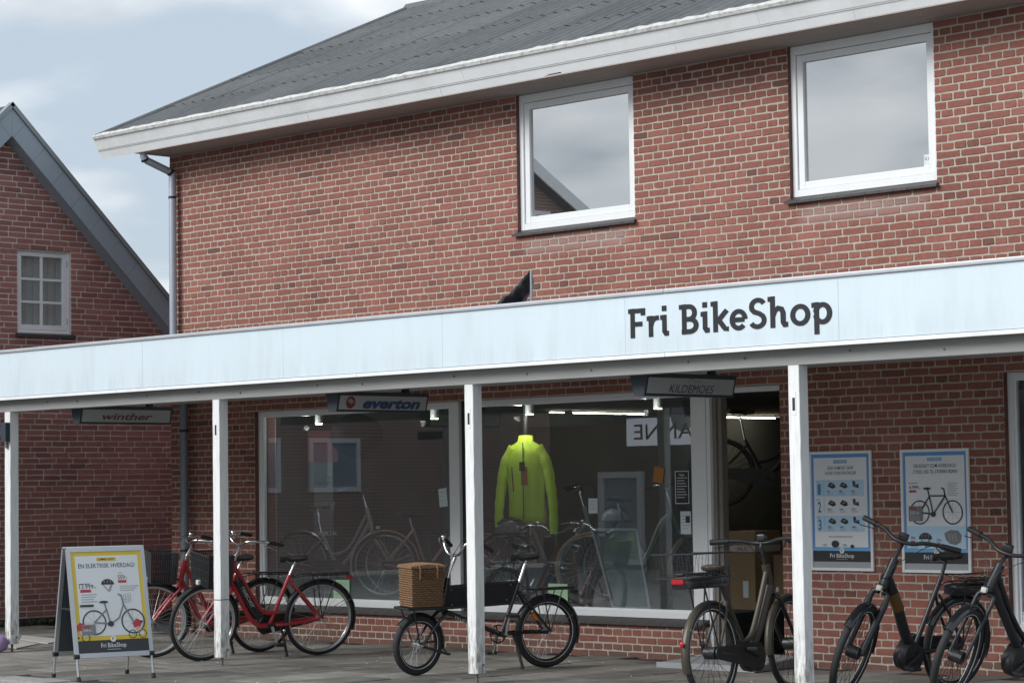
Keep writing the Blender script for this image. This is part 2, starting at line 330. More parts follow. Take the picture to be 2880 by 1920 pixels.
# ------------------------------------------------------------------ ground, road, kerb
def struct(o, label=None):
    o['kind'] = 'structure'
    if label: o['label'] = label
    return o
g = MB(); g.box(-400, 400, -5.05, 400, -0.3, -0.035); struct(g.build('ground', 'asphalt'), 'dark bedding ground under the paving and around the houses')
g = MB(); g.box(-400, 400, -400, -5.05, -0.35, -0.10); struct(g.build('road', 'road_paving'), 'light grey street surface in front of the pavement')
pav = MB(); pav.box(-3.0, 14, -4.72, -0.002, -0.034, -0.014); pav = struct(pav.build('pavement', 'plinth'), 'grey concrete slab pavement under the canopy')
def paver_mesh(w, d, seed):
    r = random.Random(seed); bm = MB(); b = 0.004
    def ring(i, z): return [(sx * (w / 2 - i) + r.uniform(-.0015, .0015), sy * (d / 2 - i) + r.uniform(-.0015, .0015), z) for sx, sy in ((-1, -1), (1, -1), (1, 1), (-1, 1))]
    bm.add(ring(0, -0.028) + ring(0, -b) + ring(b, 0), [(0, 1, 5, 4), (1, 2, 6, 5), (2, 3, 7, 6), (3, 0, 4, 7), (4, 5, 9, 8), (5, 6, 10, 9), (6, 7, 11, 10), (7, 4, 8, 11), (8, 9, 10, 11)])
    me = bpy.data.meshes.new('paver'); me.from_pydata(bm.v, [], bm.f); me.materials.append(MATS['paver_piece']); return me
PW, PD = 0.5, 0.59
pm = [paver_mesh(PW - .011, PD - .011, i) for i in range(6)]
for i in range(34):
    for j in range(8):
        x = -2.75 + i * PW; y = -PD / 2 - 0.004 - j * PD + (PD / 2 if i % 2 else 0)
        if y > -PD / 2 - .004 or y < -4.5: continue
        o = link('paver', pm[rnd.randrange(6)], pav); o.location = (x, y, rnd.uniform(-.003, .002)); o.rotation_euler = (rnd.gauss(0, .0022), rnd.gauss(0, .0022), rnd.gauss(0, .002))
kb = struct(MB().box(-30, 30, -5.02, -4.74, -0.3, -0.06).build('kerb', 'plinth'), 'row of rough granite kerb stones along the road')
for i in range(22):
    L0 = -4 + i * 0.86; s = MB(); s.bbox(L0, L0 + 0.845, -5.04 + rnd.uniform(-.01, .01), -4.73, -0.26, 0.012 + rnd.uniform(-.008, .008), 0.014); s.build('kerb_stone', 'granite', kb)
ps = MB()
for a in ([(-1.3, -1.36), (-.2, -1.52), (.12, -1.98), (-.75, -1.75)], [(-.7, -1.83), (.1, -2.08), (.52, -2.62), (-.4, -2.3)]):
    ps.prism(a, lambda x, y, d: (x, y, d), 0.002, 0.012)
struct(ps.build('pavement_patch', 'concrete_light'), 'pale concrete patches on the pavement at the alley mouth')

# ------------------------------------------------------------------ brick helpers
def brick_shape(w, h, rg, dep=0.014):
    c = min(0.006, w * .2); j = 0.0016
    pts = []
    hw, hh = w / 2, h / 2
    for (a, b) in ((-hw + c, -hh), (0, -hh), (hw - c, -hh), (hw, -hh + c), (hw, 0), (hw, hh - c), (hw - c, hh), (0, hh), (-hw + c, hh), (-hw, hh - c), (-hw, 0), (-hw, -hh + c)):
        pts.append((a + rg.gauss(0, j), b + rg.gauss(0, j)))
    if rg.random() < 0.10:            # chipped corner
        k = rg.choice((2, 5, 8, 11)); ch = rg.uniform(.003, .007)
        for q in (k, (k + 1) % 12):
            a, b = pts[q]; pts[q] = (a - math.copysign(ch, a) * (1 if w > .05 else .3), b - math.copysign(ch * .7, b))
    d0 = rg.uniform(-.0025, .0015); ins = .0022
    fr = [(a - math.copysign(min(ins, abs(a)), a), b - math.copysign(min(ins, abs(b)), b), d0) for a, b in pts]
    vs = fr + [(a, b, d0 - .003) for a, b in pts] + [(a, b, -dep) for a, b in pts]
    fs = [tuple(range(12))]
    for o in (0, 12): fs += [(o + i, o + 12 + i, o + 12 + (i + 1) % 12, o + (i + 1) % 12) for i in range(12)]
    return vs, fs
def cut_intervals(x0, x1, zc, ops):
    iv = [(x0, x1)]
    for (a, b, za, zb) in ops:
        if za < zc < zb:
            n = []
            for p, q in iv:
                if b <= p or a >= q: n.append((p, q)); continue
                if a > p: n.append((p, a))
                if b < q: n.append((b, q))
            iv = n
    return iv
def wall_boxes(mb, x0, x1, z0, z1, ops, fn):
    xs = sorted({x0, x1} | {v for o in ops for v in o[:2] if x0 < v < x1})
    for a, b in zip(xs, xs[1:]):
        zi = [(z0, z1)]
        for (p, q, za, zb) in ops:
            if p <= a and q >= b:
                n = []
                for u, v in zi:
                    if zb <= u or za >= v: n.append((u, v)); continue
                    if za > u: n.append((u, za))
                    if zb < v: n.append((zb, v))
                zi = n
        for u, v in zi: fn(mb, a, b, u, v)

JT = 0.0138
def lay_bricks(rows, fn, rotm, parent, pmat, fmat, score, limit=300, seed=3):
    """rows: list of (a0,a1,zc,h). The limit best-scoring bricks become objects, the rest one field mesh."""
    rg = random.Random(seed); items = []
    for (a0, a1, zc, h, o) in rows:
        w = a1 - a0
        if w < .018: continue
        items.append((score((a0 + a1) / 2, zc), a0, a1, zc, h))
    items.sort(key=lambda t: t[0]); pool = {}; field = MB()
    for k, (sc, a0, a1, zc, h) in enumerate(items):
        w = a1 - a0; ac = (a0 + a1) / 2
        if k < limit and sc < 1e6:
            wk = round(w, 3); key = (wk, rg.randrange(16))
            if key not in pool:
                vs, fs = brick_shape(w, h, rg); me = bpy.data.meshes.new('brick')
                me.from_pydata([fn(a, b, d, True) for a, b, d in vs], [], fs); me.materials.append(MATS[pmat])
                bm = bmesh.new(); bm.from_mesh(me); bmesh.ops.recalc_face_normals(bm, faces=bm.faces[:])
                if bm.faces and sum(1 for f in bm.faces if len(f.verts) == 12 and f.normal.dot(Vector(fn(0, 0, 1, True))) < 0): bmesh.ops.reverse_faces(bm, faces=bm.faces[:])
                bm.to_mesh(me); bm.free(); pool[key] = me
            o = link('brick', pool[key], parent); o.location = fn(ac, zc, 0, False)
        else:
            vs, fs = brick_shape(w, h, rg); field.add([Vector(fn(ac, zc, 0, False)) + Vector(fn(a, b, d, True)) for a, b, d in vs], fs, rg.random())
    if field.f:
        o = field.build('brick_field', fmat, parent); o['kind'] = 'stuff'

# ------------------------------------------------------------------ SHOP BUILDING
Z0 = 3.345; XL = -0.43; XR = 13.0
OPS = [(5.037, 6.55, 3.894, 5.26), (8.332, 9.845, 3.894, 5.26), (1.03, 7.29, 0.284, 2.372), (7.289, 8.172, -0.05, 2.372), (10.42, 12.7, 0.284, 2.372)]
bld = thing('shop_building', 'two storey red brick shop with grey corrugated roof and white eaves', 'building')
w = MB(); wall_boxes(w, XL, XR, -0.03, 5.25, OPS, lambda m, a, b, u, v: m.box(a, b, 0.005, 0.30, u, v))
wall = w.build('wall', 'mortar', bld)
rows = []
for c in range(-50, 29):
    zc = Z0 + c / 15.0; h = 1 / 15.0 - JT
    for (p, q) in cut_intervals(XL, XR, zc, OPS):
        if c % 2 == 0: st, of = .24, (0 if c % 4 == 0 else .12)
        else: st, of = .12, .06
        k0 = math.ceil((p - of) / st); cuts = [p] + [of + st * k for k in range(k0, int((q - of) / st) + 2) if p + .035 < of + st * k < q - .035] + [q]
        for a, b in zip(cuts, cuts[1:]):
            rows.append((a + (JT / 2 if a > p else 0.001), b - (JT / 2 if b < q else 0.001), zc, h, 0))
def fmain(a, b, d, rel): return (a, -d, b)
def smain(a, z):
    if z < 3.1 or a > 10.75: return 1e7
    return (Vector((a, 0, z)) - CAMPOS).length
lay_bricks(rows, fmain, None, wall, 'brick_red_piece', 'brick_red_field', smain)
# window reveals
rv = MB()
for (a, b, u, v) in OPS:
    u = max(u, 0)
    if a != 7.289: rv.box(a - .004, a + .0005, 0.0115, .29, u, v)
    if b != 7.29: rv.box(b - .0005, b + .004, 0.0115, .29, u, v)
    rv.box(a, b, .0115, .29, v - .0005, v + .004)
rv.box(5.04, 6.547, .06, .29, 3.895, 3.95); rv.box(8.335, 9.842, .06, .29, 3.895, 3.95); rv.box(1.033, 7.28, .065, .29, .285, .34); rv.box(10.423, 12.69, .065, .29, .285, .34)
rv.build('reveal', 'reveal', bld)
# side and back walls
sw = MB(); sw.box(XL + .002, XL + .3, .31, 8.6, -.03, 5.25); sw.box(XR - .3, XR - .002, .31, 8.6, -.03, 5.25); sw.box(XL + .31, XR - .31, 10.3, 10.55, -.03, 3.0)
sw.box(XL + .31, XR - .31, 8.35, 8.6, 2.7, 5.25)
gp = [(.31, 5.25), (8.5, 5.25), (4.19, 7.40)]
sw.prism(gp, lambda y, z, d: (d, y, z), XL + .002, XL + .25)
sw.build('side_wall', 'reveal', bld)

# roof
TH = R(23.6); CT, ST = math.cos(TH), math.sin(TH)
def rpt(X, s, d): return (X, -0.60 + s * CT - d * ST, 5.478 + s * ST + d * CT)
SL = 5.16; PITCH = 0.177; NW = 6; ROWS = 5; RL = SL / ROWS
rb = MB(); rb.hexa([rpt(-1.03, 0.02, -.12), rpt(XR, 0.02, -.12), rpt(XR, SL, -.12), rpt(-1.03, SL, -.12), rpt(-1.03, 0.02, -.045), rpt(XR, 0.02, -.045), rpt(XR, SL, -.045), rpt(-1.03, SL, -.045)])
def bpt(X, s, d): x, y, z = rpt(X, s, d); return (x, 2 * 4.2 - y, z)
rb.hexa([bpt(-1.03, 0, -.12), bpt(XR, 0, -.12), bpt(XR, SL, -.12), bpt(-1.03, SL, -.12), bpt(-1.03, 0, 0), bpt(XR, 0, 0), bpt(XR, SL, 0), bpt(-1.03, SL, 0)])
roof = rb.build('roof', 'slate', bld)
def sheet_mesh(seed):
    rg = random.Random(seed); n = NW * 6 + 1; W = NW * PITCH; vs = []; fs = []
    for (s, lift, jj) in ((-0.03, 0.005, 1), (RL * .5, 0.002, 1), (RL + 0.06, -0.002, 0)):
        for i in range(n):
            x = i * W / (n - 1); d = 0.021 * math.cos(2 * math.pi * x / PITCH) + lift + rg.gauss(0, .0006)
            if s < 0 and (i < 3 or i > n - 3) and rg.random() < .5: s2 = s + rg.uniform(.0, .03)
            else: s2 = s + rg.gauss(0, .002)
            vs.append((x, s2, d))
    for k in (0, 1):
        for i in range(n - 1): fs.append((k * n + i, k * n + i + 1, (k + 1) * n + i + 1, (k + 1) * n + i))
    b = len(vs)
    for i in range(n): x, s, d = vs[i]; vs.append((x, s + .004, d - .006))
    for i in range(n - 1): fs.append((i, b + i, b + i + 1, i + 1))
    me = bpy.data.meshes.new('roof_sheet'); me.from_pydata([(x, s * CT - d * ST, s * ST + d * CT) for x, s, d in vs], [], fs)
    me.materials.append(MATS['roof_sheet_piece']); me.polygons.foreach_set('use_smooth', [True] * len(me.polygons)); me.set_sharp_from_angle(angle=R(50)); return me
sm = [sheet_mesh(i) for i in range(8)]
for r_ in range(ROWS):
    for i in range(14):
        x = -1.03 + i * NW * PITCH
        if x > XR - .5: continue
        o = link('roof_sheet', sm[rnd.randrange(8)], roof); o.location = Vector(rpt(x, .075 + r_ * RL, -.012 + .001 * r_ + rnd.uniform(0, .003)))
mo = MB()      # lichen and moss clumps
for i in range(260):
    X = rnd.uniform(-1, 12); s = rnd.choice((rnd.uniform(0, SL), (rnd.randrange(1, ROWS)) * RL + rnd.gauss(0, .05))); s = min(max(s, .02), SL - .05)
    c = Vector(rpt(X, s, .028 + rnd.uniform(-.01, .01))); q = rnd.uniform(.004, .010); mo.ell(c, q * rnd.uniform(.8, 2.0), q, q * .5, 5, 3)
mat('lichen', (.26, .27, .25), .9); mo = mo.build('lichen', 'lichen', roof); mo['kind'] = 'stuff'
rc = MB()
for i in range(13):
    x = -1.04 + i * 1.08; rc = MB()
    P = [Vector(rpt(x - .01, SL + .05, -.05)) + Vector((0, .0, .008)), Vector(rpt(x + 1.09, SL + .05, -.05)) + Vector((0, 0, .0 + .006 * (i % 2)))]
    rc.tube(P, [.098, .088], 12); rc.build('ridge_cap', 'roof_sheet_piece', roof, True)
for i in range(5):
    vc = MB(); vc.tube([rpt(-1.02, i * RL + .04, -.016), rpt(-1.02, (i + 1) * RL + .05, -.016)], [.047, .047], 10); vc.build('verge_cap', 'roof_sheet_piece', roof, True)
# eaves
def ev(X, t, d): return (X, -0.584 + .42 * t + .907 * d, 5.472 - .907 * t + .42 * d)     # t down the tilted board, d behind it
def board(m, x0, x1, t0, t1, d0, d1, notch=None):
    if notch:
        n0, n1, dep = notch
        poly = [(x0, t0), (x1, t0), (x1, t1), (n1, t1), (n1 - .02, t1 - dep), (n0 + .12, t1 - dep * .95), (n0 + .06, t1 - dep * .5), (n0, t1), (x0, t1)]
    else: poly = [(x0, t0), (x1, t0), (x1, t1), (x0, t1)]
    m.prism(poly, lambda x, t, d: ev(x, t, d), d0, d1)
XS = -1.05
for a, b in ((XS, 1.33), (1.333, 4.9), (4.903, 8.48), (8.483, 11.6), (11.603, XR)):
    m = MB(); board(m, a, b, 0.0, .135, 0.0, .02); m.build('fascia_board', 'white_paint', bld)
for a, b, nn in ((XS, 2.56, None), (2.565, 4.53, None), (4.535, 7.51, (5.85, 6.13, .022)), (7.513, 9.43, None), (9.433, XR, None)):
    m = MB(); board(m, a, b, .142, .243, .010, .030, nn); m.build('fascia_board', 'white_paint', bld)
m = MB(); board(m, XS, XR, .128, .150, .004, .010); m.build('fascia_lip', 'white_paint', bld)
m = MB(); board(m, XS + .001, XS + .018, .012, .235, .031, .40); m.build('verge_board', 'white_paint', bld)
m = MB()
n = 180; vs = []; fs = []
for i in range(n + 1):
    X = XS + .01 + (XR - XS) * i / n; q = rnd.uniform(-.006, .006)
    vs += [ev(X, -.028 + q * .5, -.012), ev(X, .004, -.014), ev(X, .004, .03), ev(X, -.040 + q, .05), ev(X, -.036 + q, .01)]
for i in range(n):
    for k in range(5): fs.append((i * 5 + k, i * 5 + (k + 1) % 5, i * 5 + 5 + (k + 1) % 5, i * 5 + 5 + k))
m.add(vs, fs); mat('gutter_lip', (0.60, 0.61, 0.60), .6, var=.2, scale=20, dirt=(.2, .19, .16), dscale=18, damt=.8); m.build('gutter_lip', 'gutter_lip', bld)
for k in range(4):
    m = MB(); y0 = -.476 + k * .119; m.bbox(XL + .002, XR, y0, y0 + (.116 if k < 3 else .30), 5.2505, 5.268, .003); m.build('soffit_plank', 'soffit_wood', bld)

# upper windows
def upper_window(x0, x1, sticker=False):
    z0, z1 = 3.957, 5.247; y = .05; fw = .052
    f = MB(); f.bbox(x0 + .001, x0 + fw, y, y + .09, z0, z1, .004); f.bbox(x1 - fw, x1 - .001, y, y + .09, z0, z1, .004)
    f.bbox(x0 + fw, x1 - fw, y + .001, y + .09, z0, z0 + .06, .004); f.bbox(x0 + fw, x1 - fw, y + .001, y + .09, z1 - .075, z1, .004)
    fo = f.build('window_frame', 'white_frame', bld)
    s = MB(); a, b, u, v = x0 + fw + .004, x1 - fw - .004, z0 + .064, z1 - .079; k = .062; ys = y + .016
    s.bbox(a, a + k, ys, ys + .06, u, v, .005); s.bbox(b - k, b, ys, ys + .06, u, v, .005); s.bbox(a + k, b - k, ys + .001, ys + .06, u, u + k, .005); s.bbox(a + k, b - k, ys + .001, ys + .06, v - k, v, .005)
    s.build('sash', 'white_frame', fo)
    p = MB(); p.box(a + k - .005, b - k + .005, ys + .028, ys + .032, u + k - .005, v - k + .005); p.build('pane', 'upper_glass', fo)
    g = MB(); g.bbox(a + k, b - k, ys + .06, ys + .075, v - k - .09, v - k, .003); g.build('roller_blind', 'dark_metal', fo)
    if sticker:
        st = MB(); st.box(b - k - .065, b - k, ys + .024, ys + .0265, u + k, u + k + .10); st.build('sticker', 'paper_pale', fo)
        st = MB(); put_text(st, 'G 3', lambda q, z, d: (q, ys + .0225, z), b - k - .055, u + k + .055, .02, align='l'); st.build('sticker_lettering', 'letter_black', fo)
    nsl = 11; wd = (x1 - x0 + .06) / nsl
    for i in range(nsl):
        q0 = x0 - .03 + i * wd; q1 = q0 + wd - .003
        if i == 0: q0 += .028
        if i == nsl - 1: q1 -= .028
        q0b = x0 - .03 + i * wd; q1b = q0b + wd - .003
        s = MB(); s.hexa([(q0b, -.045, z0 - .062), (q1b, -.045, z0 - .062), (q1, .05, z0 - .035), (q0, .05, z0 - .035), (q0b, -.045, z0 - .040), (q1b, -.045, z0 - .040), (q1, .05, z0 - .003), (q0, .05, z0 - .003)])
        s.build('sill_tile', 'slate', fo)
    rm = MB(); rm.box(x0 - .2, x1 + .2, 1.2, 1.22, z0 - .3, z1 + .1); rm.build('room_wall', 'interior_wall', fo)
mat('paper_pale', (.62, .70, .72), .7)
upper_window(5.037, 6.55); upper_window(8.332, 9.845, True)

# shop front
def frame_rect(m, x0, x1, z0, z1, y0, y1, l, r, b, t, bv=.004):
    m.bbox(x0, x0 + l, y0, y1, z0, z1, bv); m.bbox(x1 - r, x1, y0, y1, z0, z1, bv)
    m.bbox(x0 + l, x1 - r, y0 + .001, y1, z0, z0 + b, bv); m.bbox(x0 + l, x1 - r, y0 + .001, y1, z1 - t, z1, bv)
def shop_window(x0, x1, l, r, z0=.347, z1=2.371):
    f = MB(); frame_rect(f, x0, x1, z0, z1, .06, .14, l, r, .055, .045); fo = f.build('shop_window', 'white_frame', bld)
    g = MB(); frame_rect(g, x0 + l, x1 - r, z0 + .055, z1 - .045, .082, .125, .02, .02, .022, .018, .003); g.build('glazing_bead', 'white_frame', fo)
    p = MB(); p.box(x0 + l + .015, x1 - r - .015, .098, .103, z0 + .07, z1 - .058); p.build('pane', 'shop_glass', fo)
    return fo
WA = shop_window(1.031, 4.13, .035, .14)
m = MB(); m.box(4.131, 4.225, .10, .14, .347, 2.371); m.build('mullion_gap', 'dark_metal', bld)
WB = shop_window(4.226, 7.285, .09, .17)
WC = shop_window(10.421, 12.69, .045, .045)
m = MB(); frame_rect(m, 7.290, 8.170, .0, 2.370, .065, .15, .04, .030, .03, .047); DF = m.build('door_frame', 'white_frame', bld)
mat('door_brown', (.22, .195, .17), .6, var=.2, scale=6, stretch=(10, 10, 1))
m = MB(); m.bbox(7.332, 7.372, .10, .19, .03, 2.32, .004); m.bbox(7.375, 7.418, .12, .20, .03, 2.32, .004); m.build('door_jamb', 'door_brown', DF)
m = MB(); m.bbox(8.10, 8.14, .22, 1.06, .04, 2.30, .005); d_ = m.build('door_leaf', 'door_brown', DF)
m = MB(); m.bbox(8.085, 8.10, .98, 1.02, .98, 1.12, .003); m.build('door_latch', 'bolt', d_)
# window sills: glazed brick-on-edge tiles
i = 0; x = 1.03
while x < 7.28:
    x2 = min(x + .152, 7.285); s = MB()
    s.hexa([(x, -.05, .285), (x2 - .004, -.05, .285), (x2 - .004, .06, .315), (x, .06, .315), (x, -.05, .303), (x2 - .004, -.05, .303), (x2 - .004, .06, .346), (x, .06, .346)])
    s.build('sill_tile', 'slate', bld); x = x2
x = 10.42
while x < 12.6:
    s = MB(); s.hexa([(x, -.05, .285), (x + .148, -.05, .285), (x + .148, .06, .315), (x, .06, .315), (x, -.05, .303), (x + .148, -.05, .303), (x + .148, .06, .346), (x, .06, .346)])
    s.build('sill_tile', 'slate', bld); x += .152
# downpipes
def pipe(pts, r, m_, clips=()):
    m = MB(); m.tube(pts, r, 14); o = m.build('downpipe', m_, bld, True)
    for (p, a) in clips: c = MB(); c.disc(p, a, r * 1.1, .025, 14); c.build('pipe_clip', 'dark_metal', o, True)
    return o
pipe([(-.36, -.40, 5.26), (-.36, -.40, 5.215), (-.345, -.36, 5.17), (-.285, -.12, 5.07), (-.275, -.075, 5.04), (-.275, -.075, 4.99), (-.275, -.075, 2.9)], .041, 'pipe_grey', [((-.275, -.075, 4.78), (0, 0, 1)), ((-.352, -.385, 5.18), (0, .5, -.8)), ((-.28, -.1, 5.06), (0, .7, -.5))])
pipe([(-.06, -.10, 2.6), (-.06, -.10, .02)], .045, 'pipe_dark', [((-.06, -.10, 2.2), (0, 0, 1)), ((-.06, -.10, .9), (0, 0, 1))])

# interior of the shop
m = MB(); m.box(XL + .31, XR - .31, .31, 10.29, -.02, .004); m.build('interior_floor', 'interior_floor', bld)
m = MB(); m.box(XL + .31, XR - .31, .31, 10.29, 2.46, 2.5); m.build('interior_ceiling', 'ceiling_dark', bld)
m = MB(); m.box(XL + .31, XL + .33, .31, 10.29, .005, 2.455); m.box(XL + .34, XR - .31, 10.26, 10.28, .005, 2.455); m.box(8.3, 8.34, .31, 10.2, .005, 2.455); m.build('interior_wall', 'interior_wall', bld)
m = MB(); m.box(1.8, 3.9, 3.2, 3.3, .005, 2.2); m.box(5.0, 5.9, 4.2, 4.3, .005, 2.0); m.build('partition', 'interior_brown', bld)
for (a, b) in (((.74, 5.2, 2.43), (.72, 6.5, 2.43)), ((.78, 4.75, 2.43), (.77, 5.0, 2.43)), ((5.03, 1.45, 2.43), (5.05, 1.9, 2.43)), ((5.06, 2.15, 2.43), (5.07, 2.6, 2.43)), ((.4, 8.2, 2.42), (.32, 9.6, 2.42)), ((2.5, 1.9, 2.43), (2.45, 2.6, 2.43))):
    t = MB(); t.tube([a, b], .006, 6); t.build('light_strip', 'led', bld)
for (x, y, lb) in ((1.15, .8, 'ceiling spot above the grey step-through display bicycle'), (2.99, .8, 'ceiling spot just behind the far end of the everton sign'), (4.37, .8, 'ceiling spot above the neon jacket'), (6.07, .8, 'ceiling spot just below the KILDEMOES sign')):
    pl = bpy.data.lights.new('spot_bulb', 'POINT'); pl.energy = 3.4; pl.color = (1.0, .92, .8); pl.shadow_soft_size = .03; plo = bpy.data.objects.new('spot_bulb', pl); COL.objects.link(plo); plo.location = (0, -.18, -.05)
    t = thing('spot_lamp', lb, 'lamp', (x, y, 2.25), group='cylinder spots along the shop window ceiling')
    m = MB(); m.tube([(0, 0, .20), (0, 0, .11)], .008, 6); m.disc((0, 0, .055), (0, 0, 1), .042, .11, 16); m.build('housing', 'lamp_body', t, True)
    plo.parent = t; m = MB(); m.disc((0, 0, -.004), (0, 0, 1), .036, .006, 16); m.build('bulb', 'led', t)
pd = MB(); pd.bbox(.6, 7.25, .32, 2.6, .01, .39, .01); tag(pd.build('display_podium', 'podium'), 'low dark display podium behind the shop windows', 'podium')

# ------------------------------------------------------------------ CANOPY
can = thing('canopy', 'flat white canopy on square white posts along the shop front', 'canopy')
m = MB(); m.box(-2.2, 13.1, -2.93, -.09, 2.52, 2.90); m.build('canopy_roof', 'plinth', can)
m = MB(); m.box(-2.2, 13.1, -2.984, -2.931, 2.470, 2.93); m.build('fascia_backing', 'dark_metal', can)
for k in range(14):
    y0 = -2.79 + k * .198; m = MB(); m.bbox(-2.2, 13.1, y0, y0 + .194, 2.494, 2.512, .003); m.build('ceiling_plank', 'canopy_ceiling', can)
js = [-2.2, -.84, 1.16, 3.18, 5.20, 7.19, 9.165, 11.13, 13.1]
FP = []
for a, b in zip(js, js[1:]):
    m = MB(); m.bbox(a + .001, b - .001, -3.0, -2.985, 2.488, 2.915, .001); FP.append(m.build('fascia_panel', 'fascia_panel', can))
tj = [-2.2, -.6, 2.78, 6.16, 9.555, 13.1]
for a, b in zip(tj, tj[1:]):
    m = MB(); m.bbox(a + .001, b - .001, -3.018, -2.90, 2.917, 2.947, .008); m.build('roof_edge_trim', 'grey_trim', can)
    m = MB(); m.bbox(a + .002, b - .002, -3.008, -2.990, 2.455, 2.484, .003); m.build('bottom_trim', 'white_paint', can)
m = MB(); m.bbox(-2.2, 13.1, -2.9, -2.795, 2.345, 2.493, .005); bm_ = m.build('beam', 'beam_paint', can)
for x in [(-.3 + .82 * k) for k in range(16)]:
    m = MB(); m.disc((x + rnd.uniform(-.2, .2), -2.902, 2.395 + rnd.uniform(-.012, .03)), (0, 1, 0), .009, .008, 10); m.build('bolt', 'bolt', bm_, True)
def post_mesh(seed, h0, h1):
    rg = random.Random(seed); vs = []; fs = []; n = 26
    prof = [(-.0495, -.046), (-.046, -.0495), (.046, -.0495), (.0495, -.046), (.0495, .046), (.046, .0495), (-.046, .0495), (-.0495, .046)]
    for i in range(n + 1):
        z = h0 + (h1 - h0) * i / n; low = max(0, 1 - (z - h0) / .5)
        for k, (a, b) in enumerate(prof):
            q = (.0012 + .003 * low) if k in (2, 3, 1) else .0006
            vs.append((a - abs(rg.gauss(0, q)) * (1 if a > 0 else -1), b - abs(rg.gauss(0, q)) * (1 if b > 0 else -1), z))
    for i in range(n):
        for k in range(8): fs.append((i * 8 + k, i * 8 + (k + 1) % 8, i * 8 + 8 + (k + 1) % 8, i * 8 + 8 + k))
    fs += [tuple(reversed(range(8))), tuple(n * 8 + k for k in range(8))]
    m = MB(); m.add(vs, fs); return m
for i, x in enumerate((.797, 4.130, 7.378, 10.648)):
    c = (x, -2.85); m = post_mesh(i, .075, 2.345); o = m.build('post', 'white_post', can); o.location = (c[0], c[1], 0)
    m = MB(); m.tube([(0, 0, -.02), (0, 0, .076)], .012, 8); m.build('foot_pin', 'bolt', o)
    m = MB(); m.box(.0498, .053, -.04, .045, .077, .165); m.build('foot_plate', 'white_post', o); m = MB(); m.disc((.054, .02, .14), (1, 0, 0), .009, .008, 8); m.build('bolt', 'bolt', o)
    if i > 0:
        m = MB(); m.box(-.018, .018, -.0515, -.0498, 2.0, 2.16); m.build('latch_plate', 'white_frame', o); m = MB(); m.box(-.011, .011, -.0530, -.0517, 2.03, 2.12); m.build('latch_slot', 'dark_metal', o)
    if i == 1: m = MB(); m.tube([(-.051, -.051, .58), (.051, -.051, .58), (.051, .051, .582), (-.051, .051, .582)], .003, 5, closed=True); m.build('wire_loop', 'dark_metal', o)

# lettering on the fascia: slab strokes
def stroke(mb, pts, w, fn, d):
    P = [Vector((a, b, 0)) for a, b in pts]; n = len(P); Ls = []; Rs = []
    for i in range(n):
        t = (P[min(i + 1, n - 1)] - P[max(i - 1, 0)]).normalized(); nn = Vector((-t.y, t.x, 0))
        if 0 < i < n - 1:
            t1 = (P[i] - P[i - 1]).normalized(); cs = max(.5, abs(t1.dot(t))); k = w / 2 / cs
        else: k = w / 2
        Ls.append(P[i] + nn * k); Rs.append(P[i] - nn * k)
    vs = [fn(p.x, p.y, d) for p in Ls] + [fn(p.x, p.y, d) for p in Rs] + [fn(p.x, p.y, 0.0) for p in Ls] + [fn(p.x, p.y, 0.0) for p in Rs]
    fs = []
    for i in range(n - 1): fs += [(i, i + 1, n + i + 1, n + i), (i, 2 * n + i, 2 * n + i + 1, i + 1), (n + i, n + i + 1, 3 * n + i + 1, 3 * n + i)]
    fs += [(0, n, 3 * n, 2 * n), (n - 1, 3 * n - 1, 4 * n - 1, 2 * n - 1)]
    mb.add(vs, fs)
def arc(cx, cy, rx, ry, a0, a1, n=14): return [(cx + rx * math.cos(R(a0 + (a1 - a0) * i / n)), cy + ry * math.sin(R(a0 + (a1 - a0) * i / n))) for i in range(n + 1)]
W_ = .153
GL = {   # cap height 1, x-height .70 ; (advance, strokes)
 'F': (.62, [[(.13, 0), (.13, .985)], [(-.02, .90), (.575, .90)], [(.50, .975), (.50, .74)], [(.13, .46), (.47, .46)]]),
 'r': (.47, [[(.15, 0), (.15, .70)], [(.01, .615), (.17, .615)], [(.15, .36), (.20, .52), (.29, .61), (.43, .625)]]),
 'i': (.35, [[(.15, .70), (.15, .14), (.19, .085), (.30, .085)], [(.01, .615), (.17, .615)], [(.15, .825), (.15, 1.0)]]),
 'B': (.70, [[(.15, .0), (.15, .985)], [(-.02, .90), (.33, .90)], arc(.32, .695, .185, .205, 90, -90, 12), [(.15, .49), (.34, .49)], arc(.34, .285, .215, .20, 92, -92, 12), [(.07, .085), (.35, .085)]]),
 'k': (.60, [[(.15, 0), (.15, 1)], [(.0, .915), (.17, .915)], [(.20, .32), (.53, .69)], [(.25, .40), (.47, .085), (.58, .085)]]),
 'e': (.60, [arc(.31, .345, .215, .27, 2, 318, 24), [(.12, .345), (.50, .345)]]),
 'S': (.66, [arc(.34, .72, .205, .20, 25, 185, 12) + [(.15, .63), (.22, .55), (.38, .49), (.50, .40)] + arc(.32, .275, .215, .20, 25, -155, 14)]),
 'h': (.69, [[(.15, 0), (.15, 1)], [(.0, .915), (.17, .915)], [(.15, .36), (.22, .54), (.33, .615), (.43, .58), (.48, .46), (.48, .15), (.52, .085), (.63, .085)]]),
 'o': (.67, [arc(.325, .345, .235, .27, 90, 270, 16), arc(.325, .345, .235, .27, -90, 90, 16)]),
 'p': (.68, [[(.16, -.30), (.16, .70)], [(.01, .615), (.18, .615)], arc(.345, .345, .215, .27, 170, -170, 26)]),
 ' ': (.33, [])}
adv = sum(GL[c][0] for c in 'Fri BikeShop'); X0, X1 = 9.205, 11.09; kx = (X1 - X0) / adv; x = X0; hh = .220
